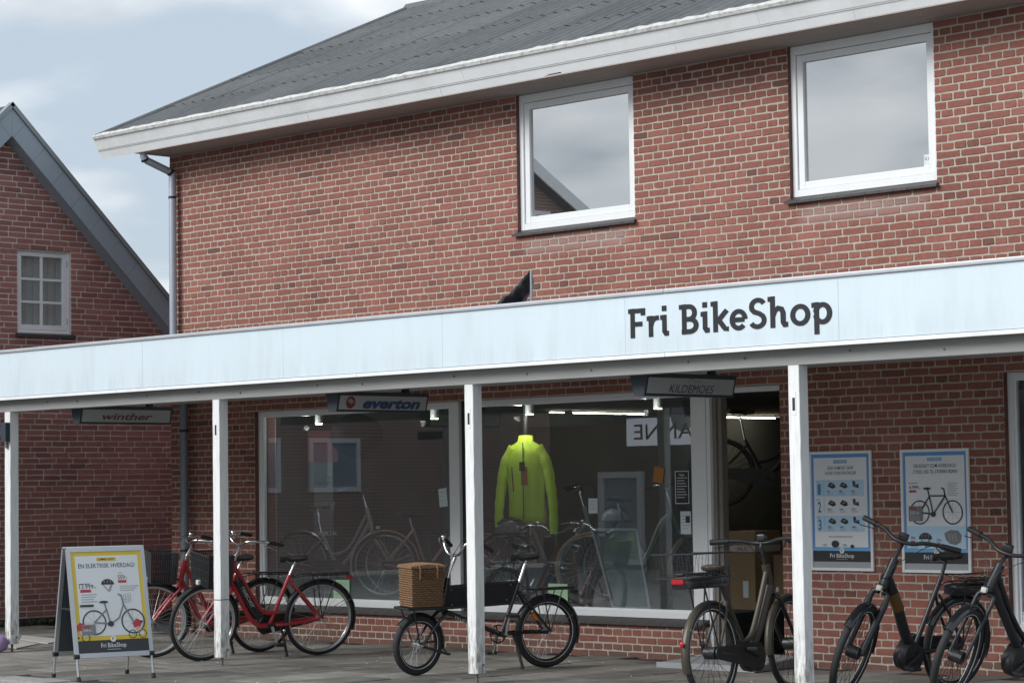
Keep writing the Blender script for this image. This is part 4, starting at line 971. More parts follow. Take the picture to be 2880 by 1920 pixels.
def swan_cfg(**k):
    c = dict(rr=.35, rf=.35, wb=1.15, tyre='tyre', rim='rim_alu', paint='red_paint', ht=(.865, .90), hb=(.905, .70), bb=(.50, .30), sst=(.325, .72), st=(.315, .76), sp=(.265, .90),
             tubes=[([(.875, .86), (.79, .74), (.70, .60), (.60, .455), (.52, .415), (.425, .42)], .0225), ([(.905, .735), (.82, .60), (.745, .46), (.665, .345), (.59, .30), (.50, .30)], .0235), ([(.50, .30), (.315, .76)], .019)],
             bar=(.835, 1.06), sweep=.26, rise=.05, hw=.29, bell=True, crank=72, extra=[front_basket(.965, 1.22, .70, .98, .17)])
    c.update(k); return c
bike('red step-through bicycle with a long black battery on its frame, beside the white post', (3.80, -1.47), 253, 7, 8, swan_cfg(extra=[front_basket(.965, 1.22, .70, .98, .17), swan_battery]), 'red rental bicycles')
def red_text(t, S, SB, cfg):
    m = MB(); a, c = Vector((.86, 0, .655)), Vector((.72, 0, .41)); d = (c - a).normalized(); n = Vector((-d.z, 0, d.x)); n = n if n.x > 0 else -n
    put_text(m, 'EN LANECYKEL', lambda u, v, q: tuple(a + d * u + Vector((0, .0205, 0)) + n * (v - .01)), 0, 0, .02, w=.26); m.build('frame_lettering', 'lens', t)
bike('red step-through bicycle without frame battery, standing next to the downpipe', (2.97, -1.50), 262, 8, -18, swan_cfg(extra=[front_basket(.965, 1.22, .70, .98, .17), red_text]), 'red rental bicycles')

# cargo bicycle
def cargo_extra(t, S, SB, cfg):
    m = MB(); m.prism([(.97, .705), (.30, .735), (.335, .565), (.99, .545)], lambda a, b, d: (a, d, b), -.012, .012); p = m.build('frame_panel', 'black_gloss', t)
    for (x, z) in ((.93, .69), (.36, .715), (.40, .59), (.92, .565)): m = MB(); m.disc((x, 0, z), (0, 1, 0), .006, .030, 8); m.build('rivet', 'chrome', p)
    m = MB(); a, c = Vector((.93, 0, .475)), Vector((.70, 0, .395)); d = (c - a).normalized(); n = Vector((-d.z, 0, d.x)); n = n if n.z > 0 else -n
    put_text(m, 'TRUCK', lambda u, v, q: tuple(a + d * (u + .03) + Vector((0, .0245, 0)) + n * (v - .011)), 0, 0, .02, w=.15, bold=.003); m.build('frame_lettering', 'lens', t)
    m = MB()   # front carrier
    for (a, b) in (((1.0, -.13), (1.38, -.13)), ((1.38, -.13), (1.38, .13)), ((1.38, .13), (1.0, .13)), ((1.0, .13), (1.0, -.13))): m.tube([(*a, .552), (*b, .552)], .010, 8)
    for y in (-.07, 0, .07): m.tube([(1.0, y, .552), (1.38, y, .552)], .006, 6)
    for s in (-1, 1): m.tube([(1.02, s * .1, .55), (1.02, s * .04, .50)], .010, 6); m.tube([(1.33, s * .12, .55), (1.25, s * .07, .27)], .007, 6)
    ca_ = m.build('front_carrier', 'black_plastic', t)
    m = MB(); m.tube([(1.25, .07, .25), (1.0, .10, .17), (.98, .10, .17)], .010, 6); m.tube([(1.25, -.07, .25), (1.0, -.10, .26)], .010, 6); m.tube([(1.0, .10, .17), (1.0, -.10, .26)], .006, 6); m.build('front_stand', 'black_plastic', t)
    m = MB(); m.tube([(.10, .014, .42), (.15, .014, .47)], .022, 8); m.build('spoke_reflector', 'orange_lens', t)
CARGO = dict(rr=.305, rf=.25, wb=1.25, tw=.030, tyre='tyre', rim='rim_black', paint='black_gloss', ht=(.955, .78), hb=(1.0, .555), bb=(.44, .30), sst=(.285, .66), st=(.275, .72), sp=(.205, .93),
    tubes=[([(.44, .30), (.275, .73)], .018), ([(1.0, .52), (.44, .30)], .023), ([(.97, .71), (.29, .735)], .017), ([(.995, .54), (.335, .56)], .014), ([(1.0, .56), (.98, .47)], .02)],
    bar=(.90, .985), sweep=.16, rise=.10, hw=.27, bell=True, crank=-80, rz=.665, rx=(.2, -.24), rlmat='black_plastic', extra=[cargo_extra], armmat='chrome', chainguard=False)
cb = bike('black cargo bicycle with small front wheel, chrome bars and black frame panel', (6.70, -1.385), 255, 2.5, 10, CARGO)
# wicker basket on the cargo carrier
def cargo_world(p): return Matrix.Rotation(R(255), 3, 'Z') @ (Matrix.Rotation(-R(2.5), 3, 'X') @ Vector(p)) + Vector((6.70, -1.385, 0))
wb_ = thing('wicker_basket', 'brown wicker hamper with lid on the carrier of the black cargo bicycle', 'basket', cargo_world((1.20, 0, .565)), (-R(2.5), 0, R(255)))
bw, bd, bh = .15, .115, .33
m = MB()
def wp(x, y, z): k = .93 + .07 * z / bh; return (x * k, y * k, z)
nr = 17
for i in range(nr):
    z = .008 + i * (bh - .02) / nr; pts = []; ph = i % 2
    for (a, b, n) in (((-bw, -bd), (bw, -bd), 12), ((bw, -bd), (bw, bd), 14), ((bw, bd), (-bw, bd), 12), ((-bw, bd), (-bw, -bd), 14)):
        nx, ny = (b[1] - a[1]), -(b[0] - a[0]); ln = math.hypot(nx, ny); nx /= ln; ny /= ln
        for k in range(n):
            q = k / n; o_ = .004 * (1 if (k + ph) % 2 else -1); pts.append(wp(a[0] + (b[0] - a[0]) * q + nx * o_, a[1] + (b[1] - a[1]) * q + ny * o_, z + .001 * math.sin(k * 1.7 + i)))
    m.tube(pts, .0088, 4, closed=True)
m.build('basket_weave', 'wicker', wb_)
m = MB(); m.box(-bw * .92, bw * .92, -bd * .92, bd * .92, .004, bh - .012); m.build('basket_lining', 'wicker_dark', wb_)
m = MB()
for i in range(12): x = -bw + (2 * bw) * i / 11; m.tube([(x, -bd - .006, bh + .012 * (1 - abs(x) / bw)), (x, 0, bh + .006 + .014 * (1 - abs(x) / bw)), (x, bd + .006, bh + .012 * (1 - abs(x) / bw))], .0125, 5)
m.build('basket_lid', 'wicker', wb_)
m = MB(); m.tube([(-bw - .006, -bd - .006, bh - .005), (bw + .006, -bd - .006, bh - .005), (bw + .006, bd + .006, bh - .005), (-bw - .006, bd + .006, bh - .005)], .012, 6, closed=True); m.build('basket_rim', 'wicker', wb_, True)
for s in (1,):
    m = MB(); m.bbox(-.055, .055, s * (bd + .004), s * (bd + .007), bh - .095, bh - .06, .001); m.build('handle_hole', 'wicker_dark', wb_)
for x in (-.08, .08): m = MB(); m.tube([(x, bd + .016, bh - .10), (x, bd + .02, bh - .02), (x, bd + .01, bh + .01)], .009, 6); m.build('strap', 'wicker', wb_)

# taupe e-bike in front of the door
def wire_basket(t, S, SB, cfg):
    m = MB(); x0, x1, w, z0, z1 = .06, -.46, .17, .885, 1.05
    for z, k in ((z0, .86), (z1, 1.0)): m.tube([(x0, -w * k, z), (x1, -w * k, z), (x1, w * k, z), (x0, w * k, z)], .0055, 6, closed=True)
    for q in range(13):
        x = x0 + (x1 - x0) * q / 12
        for s in (-1, 1): m.tube([(x, s * w * .86, z0), (x, s * w, z1)], .0014, 3)
        m.tube([(x, -w * .86, z0), (x, w * .86, z0)], .0014, 3)
    for q in range(9):
        y = -w + 2 * w * q / 8
        for x in (x0, x1): m.tube([(x, y * .86, z0), (x, y, z1)], .0014, 3)
    m.build('rear_basket', 'black_plastic', t)
def small_reflector(t, S, SB, cfg):
    m = MB(); a = R(168); q = .39; m.ell((q * math.cos(a), 0, .35 + q * math.sin(a)), .012, .018, .02, 10, 6); m.build('fender_reflector', 'red_lens', t, True)
def fr_head(t, S, SB, cfg):
    m = MB(); h = cfg['hb']; m.bbox(h[0] + .05, h[0] + .09, -.02, .02, h[1] - .005, h[1] + .03, .008); SB(m).build('headlight', 'lens', t, True)
    m = MB(); m.bbox(h[0] + .01, h[0] + .06, -.012, .012, h[1] - .0, h[1] + .03, .004); SB(m).build('light_bracket', 'black_plastic', t)
EB = dict(rr=.35, rf=.35, wb=1.12, tw=.024, tyre='tyre', rim='rim_black', paint='taupe_paint', fork='charcoal_paint', ht=(.80, .93), hb=(.86, .74), bb=(.52, .30), sst=(.20, .70), st=(.175, .80), sp=(.125, .92), spmat='black_plastic', saddle='saddle_brown',
    tubes=[([(.80, .88), (.63, .56), (.52, .42), (.36, .40)], .021), ([(.84, .78), (.68, .50), (.58, .38), (.50, .30)], .031), ([(.50, .30), (.175, .81)], .018)], htr=.03,
    bar=(.76, 1.10), sweep=.10, rise=.02, hw=.33, flat=True, barmat='black_plastic', levermat='black_plastic', display=True, fmat='taupe_paint', motor=(.03, 0, -.01), rackbat=True, rl=(.048, .046), rz=.90, rx=(.16, -.36), hub=.045, hubmat='black_plastic', armmat='black_plastic', crank=160, spokemat='rim_black',
    extra=[wire_basket, small_reflector, fr_head])
bike('taupe electric bicycle with rack battery and wire basket at the shop door', (10.05, -3.12), 99, 1.5, 3, EB)
# two dark e-bikes under the posters
def patch(t, S, SB, cfg):
    m = MB(); m.tube([(.752, 0, .755), (.668, 0, .63)], .0435, 12); m.build('frame_patch', 'bronze_patch', t, True)
E1 = dict(EB); E1.update(tw=.027, htr=.034, paint='charcoal_paint', fork='charcoal_paint', fmat='black_gloss', saddle='saddle', susp=True, ht=(.765, .98), hb=(.86, .79), sst=(.26, .72), st=(.235, .84), sp=(.20, .985), bb=(.47, .31), bar=(.70, 1.12), sweep=.16, rise=.03, hw=.34, display=True,
    tubes=[([(.835, .88), (.70, .68), (.58, .46), (.50, .36), (.44, .33)], .040), ([(.47, .31), (.235, .85)], .019)], rz=.80, rx=(.10, -.38), wires=True, motor=(.04, 0, -.03), extra=[patch, fr_head], crank=150)
bike('dark grey step-through electric bicycle with a bronze band on its down tube', (10.76, -1.28), 265, 9, 24, E1)
E2 = dict(E1); E2.update(ht=(.765, .95), bar=(.70, 1.04), tubes=[([(.84, .84), (.70, .64), (.50, .36), (.44, .33)], .032), ([(.80, .93), (.60, .60), (.42, .42), (.34, .55)], .020), ([(.47, .31), (.235, .85)], .019)], extra=[fr_head], rackbat=True, susp=False)
bike('dark grey electric bicycle with two parallel frame tubes beside the far window', (11.72, -1.30), 262, 8, 22, E2)

# bicycles on the display podium inside
PZ = .392
DI = dict(rr=.35, rf=.35, wb=1.10, tw=.02, tyre='tyre', rim='rim_alu', paint='grey_bike', ht=(.80, .93), hb=(.86, .72), bb=(.45, .29), sst=(.27, .62), st=(.25, .66), sp=(.20, .95), tubes=[([(.84, .80), (.62, .46), (.45, .29)], .026), ([(.45, .29), (.25, .68)], .017), ([(.80, .88), (.58, .52), (.36, .44)], .016)],
    bar=(.78, 1.10), sweep=.14, hw=.30, fender=False, rack=False, stand=False, extra=[], crank=-30, stripe=False, chainguard=True)
def rearfender(t, S, SB, cfg): fender(cfg['rr'], .02, (0, 0, cfg['rr']), 25, 200, .052).build('rear_fender', 'rim_alu', t, True)
D1 = dict(DI); D1.update(extra=[rearfender, fr_head]); bike('grey step-through display bicycle behind the left shop window', (.86, .78), 22, 0, 4, D1, z0=PZ)
def cop_head(t, S, SB, cfg): fender(cfg['rr'], .02, (0, 0, cfg['rr']), 10, 200, .052).build('rear_fender', 'copper_bike', t, True)
D2 = dict(DI); D2.update(paint='copper_bike', tubes=[([(.84, .80), (.48, .33), (.45, .29)], .019), ([(.45, .29), (.30, .74)], .014), ([(.45, .29), (.20, .30), (.03, .36)], .02)], st=(.30, .72), sst=(.30, .70), sp=(.27, .86), extra=[cop_head]); bike('slim copper coloured display bicycle behind the wicker basket', (2.16, .83), 55, 0, 5, D2, z0=PZ)
def white_ring(t, S, SB, cfg): m = MB(); b = cfg['bb']; m.torus((b[0], -.062, b[1]), (0, 1, 0), .062, .026, 26, 6, sx=.25); m.build('chain_disc', 'cream', t, True)
D3 = dict(DI); D3.update(paint='grey_bike', sp=(.26, 1.05), st=(.25, .66), tubes=[([(.84, .80), (.62, .50), (.45, .29)], .022), ([(.45, .29), (.27, .74)], .018), ([(.27, .70), (.06, .42)], .013)], extra=[white_ring, rearfender], rack=True, rz=.80); bike('grey display bicycle with white chain disc in front of the neon jacket', (3.93, .88), 33, 0, 8, D3, z0=PZ)
def green_frame(t, S, SB, cfg): m = MB(); m.tube(spline([(.83, 0, .86), (.70, 0, .80), (.56, 0, .50), (.46, 0, .36)], 5), .011, 8); m.build('frame_highlight', 'cream', t, True)
D4 = dict(DI); D4.update(tyre='tyre_tan', paint='green_bike', tubes=[([(.86, .84), (.76, .82), (.62, .56), (.50, .34), (.45, .29)], .026), ([(.45, .29), (.30, .90)], .014), ([(.30, .80), (.15, .55), (.02, .36)], .010)], st=(.30, .88), sp=(.27, 1.0), extra=[green_frame], armmat='chrome', chainguard=False, saddle='saddle'); bike('dark green display bicycle with tan tyres behind the right shop window', (5.07, .90), 52, 0, 6, D4, z0=PZ)
D5 = dict(DI); D5.update(paint='rim_black', rim='rim_black'); bike('black bicycle parked inside on top of the boxes', (5.9, 3.4), 40, 0, 0, D5, z0=.95)
D6 = dict(DI); D6.update(paint='rim_black', rim='rim_black', spokemat='rim_black'); bike('black bicycle hung high inside the shop behind the door', (5.25, 2.65), 38, 0, 0, D6, z0=1.30)

# ------------------------------------------------------------------ PRINTED PANELS
mat('paper', (.70, .73, .75), .55, var=.03, scale=3); mat('poster_white', (.80, .84, .88), .4, var=.02, scale=3); mat('poster_blue', (.12, .32, .68), .4); mat('poster_pale', (.50, .70, .88), .4); mat('poster_black', (.03, .034, .04), .4); mat('ink', (.035, .037, .042), .5)
mat('ink_grey', (.20, .21, .22), .5); mat('ink_light', (.36, .38, .40), .5); mat('poster_yellow', (.68, .50, .05), .5); mat('poster_red', (.45, .045, .06), .5); mat('skin_print', (.62, .42, .28), .5); mat('num_blue', (.09, .25, .50), .4); mat('white_print', (.74, .75, .76), .5); mat('alu', (.50, .525, .55), .35, metal=.6, var=.06, scale=6); mat('board_dark', (.055, .068, .078), .6); mat('num_blue2', (.17, .45, .78), .4)
class Panel:
    """flat print on a board: a right, b down from the top-left corner, in metres; layers stack outwards"""
    def __init__(s, O, u, v, n, parent): s.O, s.u, s.v, s.n, s.p, s.L, s.k = Vector(O), Vector(u).normalized(), Vector(v).normalized(), Vector(n).normalized(), parent, {}, {}
    def pt(s, a, b, d): return tuple(s.O + s.u * a + s.v * b + s.n * d)
    SEP = ('printed_part', 'price', 'price_tag', 'numeral', 'row_tint', 'printed_jersey', 'printed_rider', 'printed_cap', 'heading', 'price_box_print', 'printed_strap')
    def mb(s, name, m, lay):
        if name in s.SEP: s.c = getattr(s, 'c', 0) + 1; return s.L.setdefault((name, m, (lay, s.c)), MB())
        return s.L.setdefault((name, m, lay), MB())
    def rect(s, name, m, lay, a0, b0, a1, b1): d = .0012 * lay; s.mb(name, m, lay).quad(s.pt(a0, b0, d), s.pt(a0, b1, d), s.pt(a1, b1, d), s.pt(a1, b0, d))
    def text(s, name, m, lay, txt, a, b, h, **k): put_text(s.mb(name, m, lay), txt, lambda x, y, d: s.pt(x, -y, .0012 * lay), a, -b, h, **k)
    def poly(s, name, m, lay, pts): d = .0012 * lay; s.mb(name, m, lay).add([s.pt(a, b, d) for a, b in pts], [tuple(range(len(pts)))])
    def ell(s, name, m, lay, a, b, ra, rb, n=18): s.poly(name, m, lay, [(a + ra * math.cos(2 * math.pi * k / n), b + rb * math.sin(2 * math.pi * k / n)) for k in range(n)])
    def ring(s, name, m, lay, a, b, r, w, n=28):
        d = .0012 * lay; o = s.mb(name, m, lay); vs = []; fs = []
        for k in range(n): c_, s_ = math.cos(2 * math.pi * k / n), math.sin(2 * math.pi * k / n); vs += [s.pt(a + r * c_, b + r * s_, d), s.pt(a + (r - w) * c_, b + (r - w) * s_, d)]
        for k in range(n): q = (k + 1) % n; fs.append((2 * k, 2 * q, 2 * q + 1, 2 * k + 1))
        o.add(vs, fs)
    def line(s, name, m, lay, pts, w):
        for (p, q) in zip(pts, pts[1:]):
            dx, dy = q[0] - p[0], q[1] - p[1]; l = math.hypot(dx, dy) or 1; nx, ny = -dy / l * w / 2, dx / l * w / 2
            s.poly(name, m, lay, [(p[0] + nx, p[1] + ny), (q[0] + nx, q[1] + ny), (q[0] - nx, q[1] - ny), (p[0] - nx, p[1] - ny)]); s.k[(name, m, lay)] = 1
    def lines(s, a, b, n, w, gap, lay=3, m='ink_light'):
        for k in range(n): s.rect('small_print', m, lay, a, b + k * gap, a + w * (1 - .25 * ((k * 7) % 3) / 2), b + k * gap + gap * .35)
    def bikeicon(s, a, b, sc, lay=4, m='ink', step=True):
        """a,b = rear hub, sc = wheel radius"""
        s.ring('printed_bicycle', m, lay, a, b, sc, sc * .11); fx = a + 3.25 * sc; s.ring('printed_bicycle', m, lay, fx, b, sc, sc * .11)
        for k in range(8): t = k * math.pi / 4; s.line('printed_spokes', 'ink_light', lay - 1, [(a, b), (a + .9 * sc * math.cos(t), b + .9 * sc * math.sin(t))], sc * .02); s.line('printed_spokes', 'ink_light', lay - 1, [(fx, b), (fx + .9 * sc * math.cos(t), b + .9 * sc * math.sin(t))], sc * .02)
        w = sc * .12; bbp = (a + 1.35 * sc, b + .15 * sc); hd = (a + 2.55 * sc, b - 1.35 * sc)
        if step: F = [[(a, b), bbp], [bbp, (a + .95 * sc, b - 1.55 * sc)], [(a, b), (a + 1.1 * sc, b - 1.0 * sc)], [bbp, (a + 2.1 * sc, b - .3 * sc), hd], [hd, (fx, b)], [hd, (a + 2.42 * sc, b - 2.1 * sc), (a + 2.15 * sc, b - 2.2 * sc)]]
        else: F = [[(a, b), bbp], [bbp, (a + .85 * sc, b - 1.9 * sc)], [(a, b), (a + 1.0 * sc, b - 1.3 * sc)], [bbp, hd], [(a + 1.0 * sc, b - 1.35 * sc), hd], [hd, (fx, b)], [hd, (a + 2.45 * sc, b - 1.9 * sc), (a + 2.2 * sc, b - 2.0 * sc)]]
        for l in F: s.line('printed_frame', 'ink_grey' if step else m, lay + 1, l, w)
        sa = (a + .95 * sc, b - 1.6 * sc) if step else (a + .85 * sc, b - 1.95 * sc)
        s.ell('printed_saddle', m, lay + 2, sa[0] - .05 * sc, sa[1], .38 * sc, .10 * sc); s.ell('printed_motor', m, lay + 2, bbp[0], bbp[1], .26 * sc, .22 * sc)
    def helmet(s, a, b, sc, lay=4):
        s.poly('printed_helmet', 'ink', lay, [(a + sc * math.cos(R(t)), b - sc * .8 * math.sin(R(t))) for t in range(0, 181, 15)])
        for q in (-.5, 0, .45): s.ell('printed_vent', 'ink_grey', lay + 1, a + q * sc, b - .42 * sc, .09 * sc, .2 * sc, 8)
        s.line('printed_strap', 'ink', lay, [(a - .7 * sc, b), (a + .05 * sc, b + .95 * sc), (a + .5 * sc, b)], sc * .08); s.line('printed_strap', 'ink', lay, [(a + .7 * sc, b), (a + .3 * sc, b + .95 * sc), (a + .05 * sc, b + .95 * sc)], sc * .08)
    def done(s):
        for (nm, m, lay), mb in s.L.items(): mb.build(nm, m, s.p)
def bshop(P, W, b0, b1, txt_h):
    P.rect('footer', 'poster_black', 2, 0, b0, W, b1); P.ell('printed_badge', 'white_print', 3, W / 2, b0 - .002, .024, .026); P.text('badge_letter', 'poster_red', 4, 'F', W / 2 - .009, b0 + .012, .026, bold=.012)
    P.text('footer_lettering', 'white_print', 3, 'Fri BikeShop', W / 2, b0 + (b1 - b0) * .62, txt_h, align='c', bold=.008); P.rect('footer_line', 'ink_light', 3, W / 2 - .06, b0 + (b1 - b0) * .74, W / 2 + .06, b0 + (b1 - b0) * .78)

# wall posters
def wall_poster(label, x0, x1, z0, z1):
    t = thing('poster_frame', label, 'poster', ((x0 + x1) / 2, 0, z0), group='framed posters on the brick wall'); hw = (x1 - x0) / 2; H = z1 - z0
    m = MB(); fw = .024
    m.bbox(-hw, -hw + fw, -.026, -.004, 0, H, .003); m.bbox(hw - fw, hw, -.026, -.004, 0, H, .003); m.bbox(-hw + fw, hw - fw, -.0255, -.004, 0, fw, .003); m.bbox(-hw + fw, hw - fw, -.0255, -.004, H - fw, H, .003); m.build('frame', 'white_frame', t)
    m = MB(); m.box(-hw + .01, hw - .01, -.012, -.005, .01, H - .01); m.build('backing', 'poster_blue', t)
    return t, Panel((-hw + fw, -.0122, H - fw), (1, 0, 0), (0, 0, -1), (0, -1, 0), t), 2 * hw - 2 * fw, H - 2 * fw
t, P, W, H = wall_poster('white framed poster numbered 1 2 3 with saddles and grips, nearer the door', 8.49, 9.14, .80, 1.79)
P.rect('sheet', 'poster_white', 1, .022, .03, W - .03, H - .17); P.rect('band', 'num_blue2', 1, 0, H - .165, W, H - .14); P.rect('lower_strip', 'ink_light', 1, 0, H - .05, W, H)
P.rect('headline_box', 'num_blue2', 2, W / 2 - .07, .05, W / 2 + .07, .078); P.text('headline_lettering', 'white_print', 3, 'SOMMER SALE', W / 2, .073, .018, w=.12, align='c', bold=.003)
P.text('heading', 'ink', 2, 'GOD KOMFORT GIVER', W / 2, .128, .025, w=.27, align='c', shear=.15, bold=.004); P.text('heading', 'ink', 2, 'GODE CYKELOPLEVELSER', W / 2, .170, .025, w=.325, align='c', shear=.15, bold=.004)
pr_ = [('99,-', '199,-', '149,-'), ('249,-', '349,-', '279,-'), ('359,-', '599,-', '499,-')]
for k in range(3):
    b = .215 + k * .148; P.rect('row_tint', 'poster_pale' if k != 1 else 'poster_white', 2, .045, b, W - .06, b + .135); P.text('numeral', 'num_blue', 3, str(k + 1), .06, b + .118, .085, bold=.03, w=.035); P.rect('row_line', 'num_blue2', 3, .125, b, .128, b + .13); P.rect('small_print', 'num_blue2', 3, .045, b + .012, .085, b + .019)
    for q in range(3):
        a = .205 + q * .125
        P.poly('printed_part', 'ink', 4, [(a - .04, b + .05), (a - .01, b + .018), (a + .035, b + .035), (a + .045, b + .062), (a + .012, b + .072)] if q < 2 else [(a - .03, b + .012), (a - .005, b + .008), (a + .005, b + .05), (a + .03, b + .03), (a + .035, b + .07), (a - .025, b + .055)])
        P.ell('printed_part_shine', 'ink_grey', 5, a + .005, b + .042, .02, .008, 10)
        P.text('price', 'ink', 4, pr_[k][q], a - .045, b + .105, .018, bold=.003); P.lines(a - .045, b + .112, 2, .07, .008)
P.text('question', 'ink', 2, 'SKAL DU HAVE DET EKSTRA GODT?', W / 2 - .01, .692, .014, w=.25, align='c', shear=.15)
P.text('price', 'ink', 2, '129,-', .10, .765, .02, bold=.003); P.ell('printed_part', 'ink', 4, .235, .745, .042, .030, 10); P.text('price', 'ink', 2, '199,-', .31, .765, .02, bold=.003); P.ell('printed_part', 'ink', 4, .41, .765, .02, .016, 10); P.lines(.10, .772, 2, .12, .008); P.lines(.31, .772, 1, .07, .008)
bshop(P, W, H - .14, H - .05, .034); P.done()
t, P, W, H = wall_poster('white framed poster picturing a mountain bicycle and helmet, nearer the far window', 9.43, 10.095, .795, 1.788)
P.rect('sheet', 'poster_white', 1, .022, .03, W - .022, H - .17); P.rect('band', 'num_blue2', 1, 0, H - .165, W, H - .14); P.rect('lower_strip', 'ink_light', 1, 0, H - .05, W, H); P.rect('tint', 'poster_pale', 2, .022, H - .35, W - .022, H - .175)
P.rect('headline_box', 'num_blue2', 2, W / 2 - .07, .045, W / 2 + .07, .073); P.text('headline_lettering', 'white_print', 3, 'SOMMER SALE', W / 2, .068, .018, w=.12, align='c', bold=.003)
P.text('heading', 'ink', 2, 'VELEGNET SOM HVERDAGS-', W / 2, .125, .028, w=.42, align='c', shear=.15, bold=.004); P.text('heading', 'ink', 2, 'CYKEL OG TIL STØRRE BØRN', W / 2, .172, .028, w=.43, align='c', shear=.15, bold=.004)
P.ell('dot', 'ink', 2, .062, .250, .006, .006, 8); P.rect('small_print', 'ink_light', 2, .075, .246, .14, .254); P.text('price', 'ink', 2, '4.999:-', .055, .298, .030, w=.11, bold=.004); P.rect('price_tag', 'poster_red', 2, .055, .306, .125, .324); P.lines(.43, .25, 8, .10, .014, 3)
P.bikeicon(.155, .485, .098, 4, 'ink', False); P.line('printed_frame_accent', 'bronze_patch', 7, [(.32, .46), (.395, .375)], .012)
P.rect('price_box', 'ink_grey', 8, .05, .435, .185, .555); P.rect('price_box_head', 'poster_red', 9, .06, .448, .13, .462); P.text('price_box_lettering', 'white_print', 9, '205 kr.', .062, .500, .026, w=.10, bold=.004); [P.rect('price_box_print', 'ink_light', 9, .062, .512 + k * .014, .16, .518 + k * .014) for k in range(3)]
P.helmet(.205, .700, .066); P.text('price', 'ink', 3, '799:-', .06, .705, .026, w=.055, bold=.004); P.rect('price_tag', 'poster_red', 3, .06, .712, .10, .726); P.lines(.06, .74, 3, .09, .014)
P.text('price', 'ink', 3, '229:-', .31, .722, .026, w=.055, bold=.004); P.rect('price_tag', 'poster_red', 3, .31, .729, .35, .743); P.lines(.31, .758, 3, .13, .014)
P.poly('printed_bag', 'ink_grey', 4, [(.39, .65), (.45, .625), (.52, .63), (.555, .665), (.545, .72), (.50, .745), (.44, .735), (.40, .70)]); [P.line('printed_bag_fold', 'ink_light', 5, [(.43 + .03 * k, .65), (.445 + .03 * k, .715)], .008) for k in range(3)]
bshop(P, W, H - .14, H - .05, .034); P.done()

# sandwich board
sb = thing('sandwich_board', 'grey metal sandwich board with a yellow bordered poster on the pavement', 'sign', (4.38, -4.285, 0), (0, 0, R(-13)))
hw = .345; topz = 1.085
def leg_line(s, q, y): return (s * (.035 + (.285 - .035) * q), y, topz - (topz - .0) * q)     # q 0 top .. 1 foot
for s in (1, -1):
    lf = MB()
    def ptq(q, y, d, s=s): a = Vector(leg_line(s, q, y)); nn = Vector((s * .975, 0, .225)); return a + nn * d
    fm = MB(); q0, q1 = .0, .83; fw = .034
    for (ya, yb) in ((-hw, -hw + fw), (hw - fw, hw)):
        fm.hexa([ptq(q1, ya, -.012), ptq(q1, yb, -.012), ptq(q1, yb, .012), ptq(q1, ya, .012), ptq(q0, ya, -.012), ptq(q0, yb, -.012), ptq(q0, yb, .012), ptq(q0, ya, .012)])
    for (qa, qb) in ((q0, q0 + .035), (q1 - .035, q1)):
        fm.hexa([ptq(qb, -hw + fw, -.011), ptq(qb, hw - fw, -.011), ptq(qb, hw - fw, .011), ptq(qb, -hw + fw, .011), ptq(qa, -hw + fw, -.011), ptq(qa, hw - fw, -.011), ptq(qa, hw - fw, .011), ptq(qa, -hw + fw, .011)])
    fo = fm.build('frame', 'alu', sb)
    b = MB(); b.hexa([ptq(q1 - .03, -hw + .02, -.006), ptq(q1 - .03, hw - .02, -.006), ptq(q1 - .03, hw - .02, .002), ptq(q1 - .03, -hw + .02, .002), ptq(.03, -hw + .02, -.006), ptq(.03, hw - .02, -.006), ptq(.03, hw - .02, .002), ptq(.03, -hw + .02, .002)]); b.build('board', 'board_dark', fo)
    for y in (-hw + .017, hw - .017):
        l = MB(); l.tube([ptq(q1 - .01, y, 0), ptq(.985, y, 0)], .011, 8); l.build('leg', 'alu', fo); l = MB(); l.tube([ptq(.965, y, 0), ptq(1.0, y, 0)], [.017, .02], 8); l.build('rubber_foot', 'black_plastic', fo)
        c = MB(); c.disc(ptq(q1 - .015, y, 0), (0, 1, 0), .022, .04, 10); c.build('corner_joint', 'black_plastic', fo)
m = MB(); m.tube([(-.035, -hw, topz - .005), (-.035, hw, topz - .005)], .012, 8); m.tube([(.035, -hw, topz - .005), (.035, hw, topz - .005)], .012, 8); m.build('hinge', 'alu', sb)
for y in (-hw + .01, hw - .01): m = MB(); m.box(-.148, .148, y - .006, y + .006, .575, .592); m.build('spreader_bar', 'dark_metal', sb)
uu = Vector((0, 1, 0)); a0 = Vector(leg_line(1, .03, -hw + fw)); a1 = Vector(leg_line(1, .80, -hw + fw)); vv = (a1 - a0); PH = vv.length; nn = Vector((.975, 0, .225)).normalized()
P = Panel(a0 + nn * .0035, uu, vv, nn, sb); W = 2 * hw - 2 * fw; H = PH
P.rect('border', 'poster_yellow', 1, 0, 0, W, H - .11); P.rect('sheet', 'paper', 2, .035, .04, W - .03, H - .145)
P.rect('headline_box', 'poster_yellow', 3, W / 2 - .085, .058, W / 2 + .085, .085); P.text('headline_lettering', 'ink', 4, 'SOMMER SPURT', W / 2, .080, .018, w=.15, align='c', bold=.003)
P.text('heading', 'ink', 3, 'EN ELEKTRISK HVERDAG?', W / 2, .142, .036, w=.50, align='c', bold=.004)
P.text('price', 'ink', 3, '559:-', .40, .245, .034, w=.085, bold=.003); P.rect('price_tag', 'poster_red', 3, .40, .252, .475, .274); P.lines(.41, .30, 3, .17, .018, 3, 'ink_light'); P.ring('pill', 'ink_grey', 3, .425, .20, .016, .003)
P.text('price', 'ink', 3, '13.999:-', .055, .315, .034, w=.15, bold=.003); P.rect('price_tag', 'poster_red', 3, .06, .322, .155, .346); P.rect('small_print', 'ink', 3, .055, .272, .15, .278); P.lines(.065, .362, 4, .14, .02, 3)
